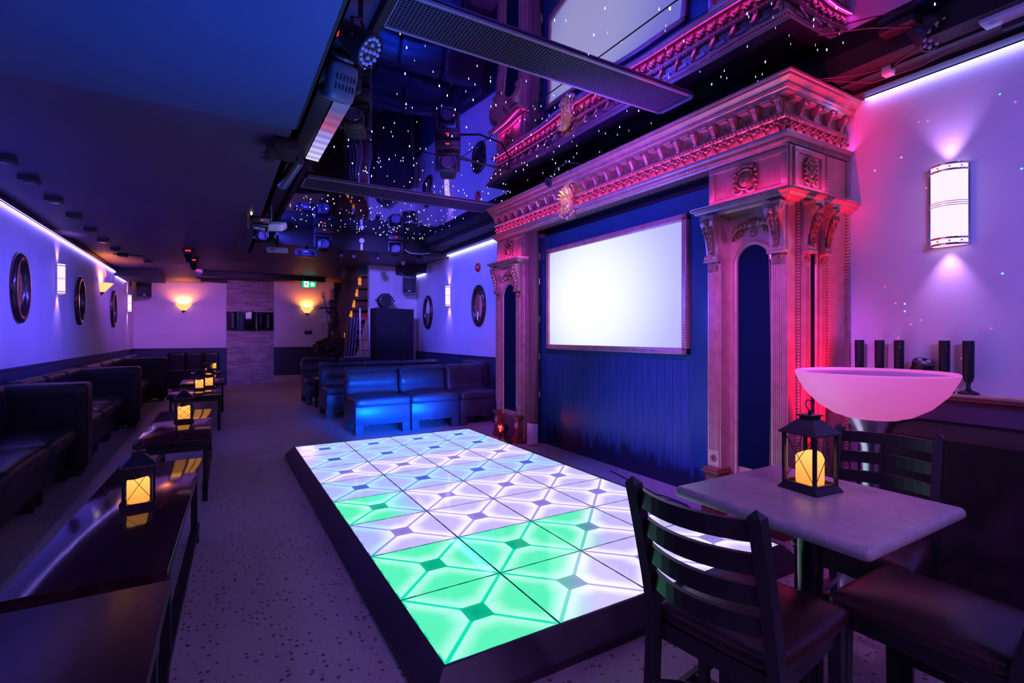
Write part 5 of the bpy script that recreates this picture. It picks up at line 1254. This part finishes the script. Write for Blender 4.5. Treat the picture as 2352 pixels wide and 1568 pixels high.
# ================================================================== lights on the ceiling rig
def moving_head(label, top, rz=0.0, tilt=-.5, size=1.0, red=None, facecol=None):
    # base on the ceiling, U yoke and a tilting head
    r = thing('moving_head_light', label, 'stage light', top, rz); K = dict(local=True); s = size; dp = M['dark_plastic']
    MB().box(-.10*s, .10*s, -.08*s, .08*s, -.075*s, 0, .012*s).build('base', dp, r, **K)
    b = MB().box(-.095*s, .095*s, -.03*s, .03*s, -.105*s, -.078*s, .006*s)
    for q in (-1, 1): b.box(q*.085*s-.014*s, q*.085*s+.014*s, -.03*s, .03*s, -.23*s, -.09*s, .008*s)
    b.build('yoke', dp, r, **K)
    q = Matrix.Translation((0, 0, -.205*s)) @ Matrix.Rotation(tilt, 4, 'X')
    MB().soft(-.066*s, .066*s, -.085*s, .085*s, -.062*s, .062*s, .03*s, 5, mat=q).build('head', facecol or dp, r, **K)
    b = MB(); b.lathe([(.001, .0), (.046*s, .0), (.052*s, .010*s), (.046*s, .014*s)], (0, 0, 0), 18, mat=q @ Matrix.Translation((0, -.088*s, 0)) @ Matrix.Rotation(PI/2, 4, 'X')); b.build('lens', P('stage_lens', (.12, .12, .2), .08), r, **K)
    b = MB()
    for i in range(2):
        for k in range(6): b.box((-.04+k*.016)*s, (-.034+k*.016)*s, (-.02+.04*i-.012)*s, (-.02+.04*i+.012)*s, -.066*s, -.060*s, mat=q)
    b.build('vent_slots', M['black'], r, **K)
    if red:
        if red == 'dot': MB().box(-.014*s, .014*s, -.083*s, -.080*s, -.042*s, -.033*s).build('display', E('red_led', (1.0, .02, .03), 3.0), r, **K)
        else: letters(red, .042*s, ROOTM[r.name] @ Vector((0, -.082*s, -.036*s)), Matrix.Rotation(rz, 4, 'Z') @ Matrix.Rotation(PI/2, 4, 'X'), E('red_led', (1.0, .02, .03), 3.0), r, .001, 'display')
    return r
r = thing('led_par_light', 'black round stage light with a patterned lens in the ceiling gap nearest the camera', 'stage light', (.56, 2.42, 3.0))
def par(r, c, d, R, L, hang, lensmat, n=12):
    c, d = Vector(c), Vector(d).normalized(); q = d.to_track_quat('Z', 'Y').to_matrix().to_4x4()
    MB().lathe([(.001, -L), (R*.55, -L), (R*.8, -L*.7), (R, -L*.1), (R, 0), (R*.92, .004), (R*.90, -.01), (.001, -.012)], c, 26, mat=q).build('can', M['dark_plastic'], r)
    b = MB()
    for ring, m in ((0, 1), (.38, max(3, n//4)), (.74, n-n//4)):
        for k in range(m):
            a = 2*PI*k/m+ring; v = q.to_3x3() @ Vector((R*ring*math.cos(a), R*ring*math.sin(a), -.006)); b.sph(c+v, R*.135, 8, 6)
    b.build('lenses', lensmat, r)
    x = q.to_3x3() @ Vector((1, 0, 0)); b = MB()
    b.tube([c-d*L*.4+x*R*1.06, c-d*L*.4+x*R*1.06+Vector((0, 0, R*.9)), c-d*L*.4+Vector((0, 0, R*1.5)), c-d*L*.4-x*R*1.06+Vector((0, 0, R*.9)), c-d*L*.4-x*R*1.06], .010, 6)
    b.cyl(c-d*L*.4+Vector((0, 0, R*1.5)), (c-d*L*.4).to_2d().to_3d()+Vector((0, 0, hang)), .012, n=8); b.build('yoke', M['dark_plastic'], r)
par(r, (.655, 2.50, 2.70), (.60, -.50, -.62), .085, .17, 3.09, P('frosted_lens', (.5, .45, .65), .3), 18)
moving_head('moving head light with a red display in the ceiling gap', (.60, 2.98, 3.0), math.radians(12), -1.15, 1.25, 'A169.', P('grey_head', (.16, .15, .22), .35))
r = thing('light_bar', 'long light bar with a bright ribbed white panel in the ceiling gap', 'stage light', (.63, 3.9, 2.75))
MB().box(.50, .60, 3.10, 4.32, 2.72, 2.80, .004).box(.50, .61, 3.1, 4.32, 2.80, 2.83).build('housing', M['dark_plastic'], r)
def barmat():
    m = P('bar_panel', (.5, .45, .6), .4); ns, lk, b = nodes(m)
    tc = N(m, 'ShaderNodeTexCoord'); s = N(m, 'ShaderNodeSeparateXYZ'); lk.new(tc.outputs['Object'], s.inputs[0])
    cr = N(m, 'ShaderNodeValToRGB'); e = cr.color_ramp.elements; mr = N(m, 'ShaderNodeMapRange'); lk.new(s.outputs['Y'], mr.inputs[0]); mr.inputs[1].default_value = -.78; mr.inputs[2].default_value = .45
    e[0].position = .12; e[0].color = (.02, .012, .03, 1); e[1].position = 1.0; e[1].color = (.75, .7, 1.0, 1); k = e.new(.36); k.color = (.42, .02, .07, 1); k = e.new(.52); k.color = (.30, .26, .8, 1)
    wv = N(m, 'ShaderNodeMath', operation='SINE'); mu = N(m, 'ShaderNodeMath', operation='MULTIPLY'); lk.new(s.outputs['Y'], mu.inputs[0]); mu.inputs[1].default_value = 52; lk.new(mu.outputs[0], wv.inputs[0])
    m2 = N(m, 'ShaderNodeMath', operation='MULTIPLY_ADD'); lk.new(wv.outputs[0], m2.inputs[0]); m2.inputs[1].default_value = .28; m2.inputs[2].default_value = .8
    lk.new(mr.outputs[0], cr.inputs[0]); lk.new(cr.outputs[0], b.inputs['Emission Color']); lk.new(m2.outputs[0], b.inputs['Emission Strength']); return m
MB().prism([(.605, 2.715), (.70, 2.705), (.70, 2.70), (.605, 2.71)], 'y', 3.12, 4.30).build('light_panel', barmat(), r)
for y in (3.3, 4.2): MB().cyl((.55, y, 2.82), (.55, y, 3.09), .010, n=8).build('hanger', M['black_metal'], r)
moving_head('moving head light hanging right of the white light bar', (.86, 3.72, 3.06), math.radians(-20), -.3, 1.15)
r = thing('laser_box', 'black effect box with a loose cable under the left soffit edge', 'stage light', (.38, 3.75, 2.5))
MB().box(.31, .46, 3.55, 3.80, 2.50, 2.578, .004).box(.27, .33, 3.58, 3.78, 2.47, 2.53, .003).build('housing', M['black'], r); MB().tube([(.30, 3.6, 2.5), (.24, 3.62, 2.47), (.25, 3.75, 2.48), (.31, 3.76, 2.51)], .005, 6).build('cable', M['dark_plastic'], r)
r = thing('tube_spotlight', 'silver tube spotlight angled down at the soffit edge', 'spotlight', (.50, 4.45, 2.6))
MB().cyl((.57, 4.40, 2.72), (.475, 4.72, 2.585), .045, n=16).build('barrel', P('silver_barrel', (.35, .37, .5), .28, .8), r); MB().box(.46, .56, 4.36, 4.46, 2.70, 2.80).cyl((.51, 4.41, 2.8), (.51, 4.41, 3.09), .012, n=8).build('mount', M['black_metal'], r)
moving_head('moving head light with looping cables hanging in the middle of the star ceiling', (1.83, 4.28, 3.068), math.radians(-25), -.2, 1.15, 'dot')
r = thing('black_cable', 'black cable looping across the star ceiling from the middle moving head', 'cable', (2.2, 4.3, 3.0))
MB().tube([(1.93, 4.30, 2.97), (2.15, 4.26, 2.93), (2.42, 4.32, 2.94), (2.62, 4.5, 3.0), (2.68, 4.62, 3.06)], .009, 6).build('cable', M['black'], r)
r = thing('hanging_frame', 'thin dark frame hanging at the edge of the left soffit with a loose wire', 'frame', (.27, 6.0, 2.55))
MB().box(.26, .285, 5.95, 5.975, 2.43, 2.58).box(.245, .26, 5.9, 8.7, 2.565, 2.58).sph((.272, 5.96, 2.425), .010, 6, 5).build('post', M['brown'], r)
MB().sph((.30, 5.90, 2.57), (.010, .010, .022), 8, 6).build('indicator', E('yellow_led', (.9, 1.0, .35), 3.0), r)
moving_head('dark moving head light under the soffit left of the near white projector', (.392, 6.14, 2.578), math.radians(15), .2, .9, 'dot')
def projector(label, c, rz, tilt):
    r = thing('video_projector', label, 'projector', c, rz); K = dict(local=True); q = Matrix.Rotation(tilt, 4, 'X')
    MB().soft(-.155, .155, -.115, .115, -.045, .045, .028, 6, mat=q).build('body', M['white_plastic'], r, **K)
    b = MB()
    for i in range(2):
        for k in range(6): b.box(.0+k*.022, .017+k*.022, -.03+i*.05, .012+i*.05, -.0475, -.044, mat=q)
    b.box(-.10, -.02, -.118, -.112, -.015, .02, mat=q).build('vents', P('grey_vent', (.3, .3, .4), .5), r, **K)
    MB().cyl((.09, .10, 0), (.09, .125, 0), .034, n=16).build('lens', M['black_gloss'], r, **K)
    MB().cyl((0, 0, .03), (0, 0, .24), .018, n=10).build('ceiling_mount', M['black_metal'], r, **K)
    MB().tube([(-.15, -.02, .0), (-.21, -.02, .02), (-.20, 0, .10), (-.05, .02, .13)], .006, 6).build('cable', P('grey_cable', (.3, .3, .4), .5), r, **K)
projector('white video projector nearer the camera, hanging at the left soffit edge', (.53, 6.45, 2.56), math.radians(-22), .35)
projector('white video projector farther back, hanging before the brown rear ceiling', (.815, 8.75, 2.645), math.radians(-8), .12)
r = thing('laser_projector', 'blue-lit box with two round lenses hanging right of the far projector', 'stage light', (1.28, 9.02, 2.66))
MB().box(1.10, 1.45, 9.0, 9.18, 2.625, 2.715, .006).box(1.12, 1.42, 8.99, 9.0, 2.715, 2.74).build('housing', P('blue_box', (.06, .07, .14), .35), r)
for x in (1.17, 1.37): MB().lathe([(.038, 0), (.030, -.012), (.026, .004), (.001, .006)], (x, 8.998, 2.672), 16, mat=Matrix.Rotation(PI/2, 4, 'X')).build('lens', M['black_gloss'], r)
MB().box(1.235, 1.305, 8.994, 9.0, 2.690, 2.708).build('paper_label', M['white_plastic'], r); MB().cyl((1.30, 9.1, 2.71), (1.30, 9.1, 2.80), .03, n=10).build('mount', M['black_metal'], r)
moving_head('moving head light with red lamps at the far edge of the star ceiling, middle', (1.50, 8.72, 3.069), 0, -.1, 1.45, 'dot')
moving_head('moving head light with a red lamp at the far edge of the star ceiling, right', (2.72, 8.72, 3.069), math.radians(-8), -.2, 1.35, 'dot')
r = thing('motion_sensor', 'small white box and disc on the far edge of the star ceiling', 'sensor', (2.2, 8.8, 2.85))
MB().box(2.16, 2.20, 8.92, 8.945, 2.79, 2.90, .003).cyl((2.18, 8.94, 2.955), (2.18, 8.91, 2.955), .045, n=14).build('housing', M['white_plastic'], r)
for i, (x, lb) in enumerate(((1.86, 'first small black spotlight below the star ceiling edge, above the exit sign'), (2.07, 'second small black spotlight, right of the one above the exit sign'), (2.50, 'third small black spotlight, before the white block wall'))):
    r = thing('small_spotlight', lb, 'spotlight', (x, 9.05, 2.7), 0, 'small black spotlights on the rear ceiling')
    MB().cyl((x, 9.12, 2.74), (x-.01, 9.0, 2.68), .035, .040, 14).cyl((x, 9.1, 2.74), (x, 9.1, 2.80), .012, n=8).build('can', M['dark_plastic'], r); MB().sph((x-.011, 8.997, 2.678), (.026, .008, .026), 10, 6).build('lens', P('stage_lens', (.12, .12, .2), .08), r)
r = thing('white_cable', 'pale cable sagging along the far ceiling toward the right loudspeaker', 'cable', (3.2, 8.9, 2.8))
MB().tube([(2.90, 8.74, 2.83), (3.0, 8.75, 2.78), (3.25, 8.8, 2.79), (3.42, 8.85, 2.83)], .007, 6).build('cable', M['white_plastic'], r)
r = thing('led_par_light', 'small round stage light at the far right end of the star ceiling', 'stage light', (3.4, 9.3, 2.8))
par(r, (3.30, 9.1, 2.72), (-.3, -.8, -.5), .065, .12, 2.83, P('stage_lens', (.12, .12, .2), .08))
r = thing('ceiling_camera', 'small white dome camera at the far right ceiling', 'camera', (3.3, 10.0, 2.7))
MB().lathe([(.001, -.06), (.03, -.05), (.045, -.01), (.045, .01), (.001, .01)], (3.28, 10.0, 2.79), 14).build('dome', M['white_plastic'], r)
for i, (x, y, lb) in enumerate(((-.39, 8.95, 'first of three small red-lit fixtures under the rear left soffit edge'), (-.36, 10.0, 'middle of three small red-lit fixtures under the rear left soffit edge'), (-.33, 11.5, 'last of three small red-lit fixtures under the rear left soffit edge'))):
    r = thing('effect_light', lb, 'stage light', (x, y, 2.6), 0, 'small effect lights with red indicators')
    MB().box(-.07, .07, -.06, .06, -.10, 0, .006).cyl((0, -.04, -.12), (0, .06, -.16), .05, n=12).build('housing', M['dark_plastic'], r, local=True); MB().box(-.035, .035, -.063, -.060, -.055, -.035).build('indicator', E('red_led', (1.0, .02, .03), 3.0), r, local=True)
# near right corner rig
r = thing('led_par_light', 'black round stage light with a dozen clear lenses at the top right', 'stage light', (3.42, 1.2, 2.95))
par(r, (3.44, 1.19, 2.965), (-.05, -.72, -.75), .098, .17, 3.2, P('clear_lens', (.35, .32, .5), .12), 13)
MB().box(3.30, 3.52, 1.25, 1.42, 3.03, 3.068, .004).build('mount', M['dark_plastic'], r)
r = thing('power_adaptor', 'small white plug adaptor under the black ceiling beam at the top right', 'adaptor', (3.58, 1.47, 2.93))
MB().box(3.54, 3.60, 1.455, 1.505, 2.895, 2.946, .004).build('body', M['white_plastic'], r); MB().sph((3.555, 1.45, 2.93), .016, 8, 6).build('plug', M['black'], r)
r = thing('light_fixture', 'pale blue rectangular light fixture at the top right frame corner', 'light fixture', (3.5, .9, 2.93))
MB().box(3.45, 3.56, .45, 1.02, 2.925, 2.975, .006).build('housing', P('pale_housing', (.35, .5, .6), .4), r); MB().cyl((3.49, .975, 2.923), (3.49, .975, 2.927), .016, n=14).build('round_label', P('teal_label', (.05, .5, .45), .4), r); MB().box(3.56, 3.60, .45, .96, 2.90, 2.925).build('tube_holder', M['dark_plastic'], r)
for i, (p, lb) in enumerate(((((3.05, 1.62, 3.06), (3.2, 1.42, 3.04), (3.36, 1.28, 3.02)), 'thin black wire arching over the ceiling corner to the round stage light'), (((3.30, 1.78, 2.93), (3.48, 1.62, 2.935), (3.56, 1.47, 2.935), (3.48, 1.30, 2.94)), 'thin wire from the cornice corner to the white plug adaptor'), (((3.35, 1.74, 2.92), (3.60, 1.58, 2.90), (3.68, 1.35, 2.925), (3.62, 1.1, 2.935)), 'thin wire drooping under the black beam at the top right'), (((3.50, 1.10, 2.94), (3.50, 1.06, 2.935), (3.50, 1.02, 2.945)), 'short bunch of grey wires beside the pale light fixture'))):
    r = thing('wire', lb, 'wire', p[0]); MB().tube(p, .0035, 5).build('wire', P('wire_grey', (.12, .08, .12), .5), r)
r = thing('clip_lamp', 'small clip lamp on a thin cable shining on the golden mask', 'spotlight', (2.9, 4.25, 2.9))
MB().lathe([(.012, -.012), (.045, -.010), (.050, 0), (.045, .010), (.012, .012), (.012, -.012)], (2.93, 4.24, 2.865), 22, mat=Matrix.Rotation(1.1, 4, 'Y')).build('lamp_ring', M['dark_plastic'], r)
MB().tube([(2.95, 4.20, 2.90), (2.94, 4.12, 2.97), (2.97, 3.98, 3.0), (3.05, 3.86, 2.96)], .005, 6).build('cable', M['dark_plastic'], r)
spot('mask_lamp_light', (2.72, 4.02, 2.93), (3.06, 4.06, 2.63), 58, (1.0, .50, .10), 9, .6, .01)

# ================================================================== floor uplight and cables
r = thing('red_uplight', 'small floor uplight glowing red with three lamps at the far pilaster', 'stage light', (2.98, 5.30, 0))
MB().cyl((3.02, 5.30, .155), (2.94, 5.27, .165), .052, .058, 18).build('can', M['dark_plastic'], r)
b = MB()
for k in range(3): b.sph((2.936, 5.27+.026*math.cos(PI/2+k*2*PI/3+PI), .168+.026*math.sin(PI/2+k*2*PI/3+PI)), (.008, .018, .018), 8, 6)
b.build('lamp', E('red_lamp', (1.0, .05, .03), 5.0), r)
MB().box(2.92, 3.05, 5.22, 5.36, .0, .02, .004).box(2.97, 2.99, 5.225, 5.235, .02, .17).box(2.97, 2.99, 5.345, 5.355, .02, .17).build('stand', M['dark_plastic'], r)
point('red_uplight_glow', (2.88, 5.27, .18), (1.0, .02, .02), 1.2, .02)
r = thing('shoe_shaped_box', 'low dark power supply on the floor before the red uplight', 'power supply', (2.93, 5.1, 0))
MB().soft(2.865, 2.975, 5.02, 5.20, 0, .065, .03, 5).build('case', M['dark_plastic'], r); MB().tube([(2.90, 5.02, .02), (2.88, 4.9, .008), (2.95, 4.8, .006), (2.9, 4.6, .006)], .006, 6).build('cable', M['black'], r)
r = thing('cable_coil', 'tangle of black cables and a plug on the floor by the near pilaster base', 'cable', (3.0, 2.45, 0))
b = MB()
for k in range(4):
    ph = k*1.3; b.tube([(2.86+.05*k*.4+(.08+.015*k)*math.cos(2*PI*j/14+ph), 2.52+.05*k+(.14+.02*k)*math.sin(2*PI*j/14+ph), .010+.004*k+.008*math.sin(j)) for j in range(13)], .006, 6)
b.tube([(2.90, 2.6, .01), (3.05, 2.9, .007), (3.12, 3.2, .006), (3.2, 3.6, .006)], .006, 6); b.build('cable', M['black'], r)
MB().box(2.84, 2.90, 2.46, 2.62, .002, .05, .008).build('power_strip', M['dark_plastic'], r)
# small laser dots thrown on the near right wall by the effect laser
LZ = Vector((.9, 2.2, 2.75))
def dot(y, z, c, w):
    t = Vector((XR, y, z)); d = (t-LZ).normalized(); spot('laser_dot_light', t-d*.72, t, 1.0, c, w, .7, 0.0)
for k in range(26):
    dot(random.uniform(.88, 1.75), random.uniform(1.0, 2.75), random.choice(((1, .03, .08), (1, .03, .08), (.02, 1, .4), (.05, .9, .7))), random.uniform(18, 60))
for k in range(7): dot(random.uniform(6.7, 7.8), random.uniform(1.0, 1.9), (1, .05, .05), 35)
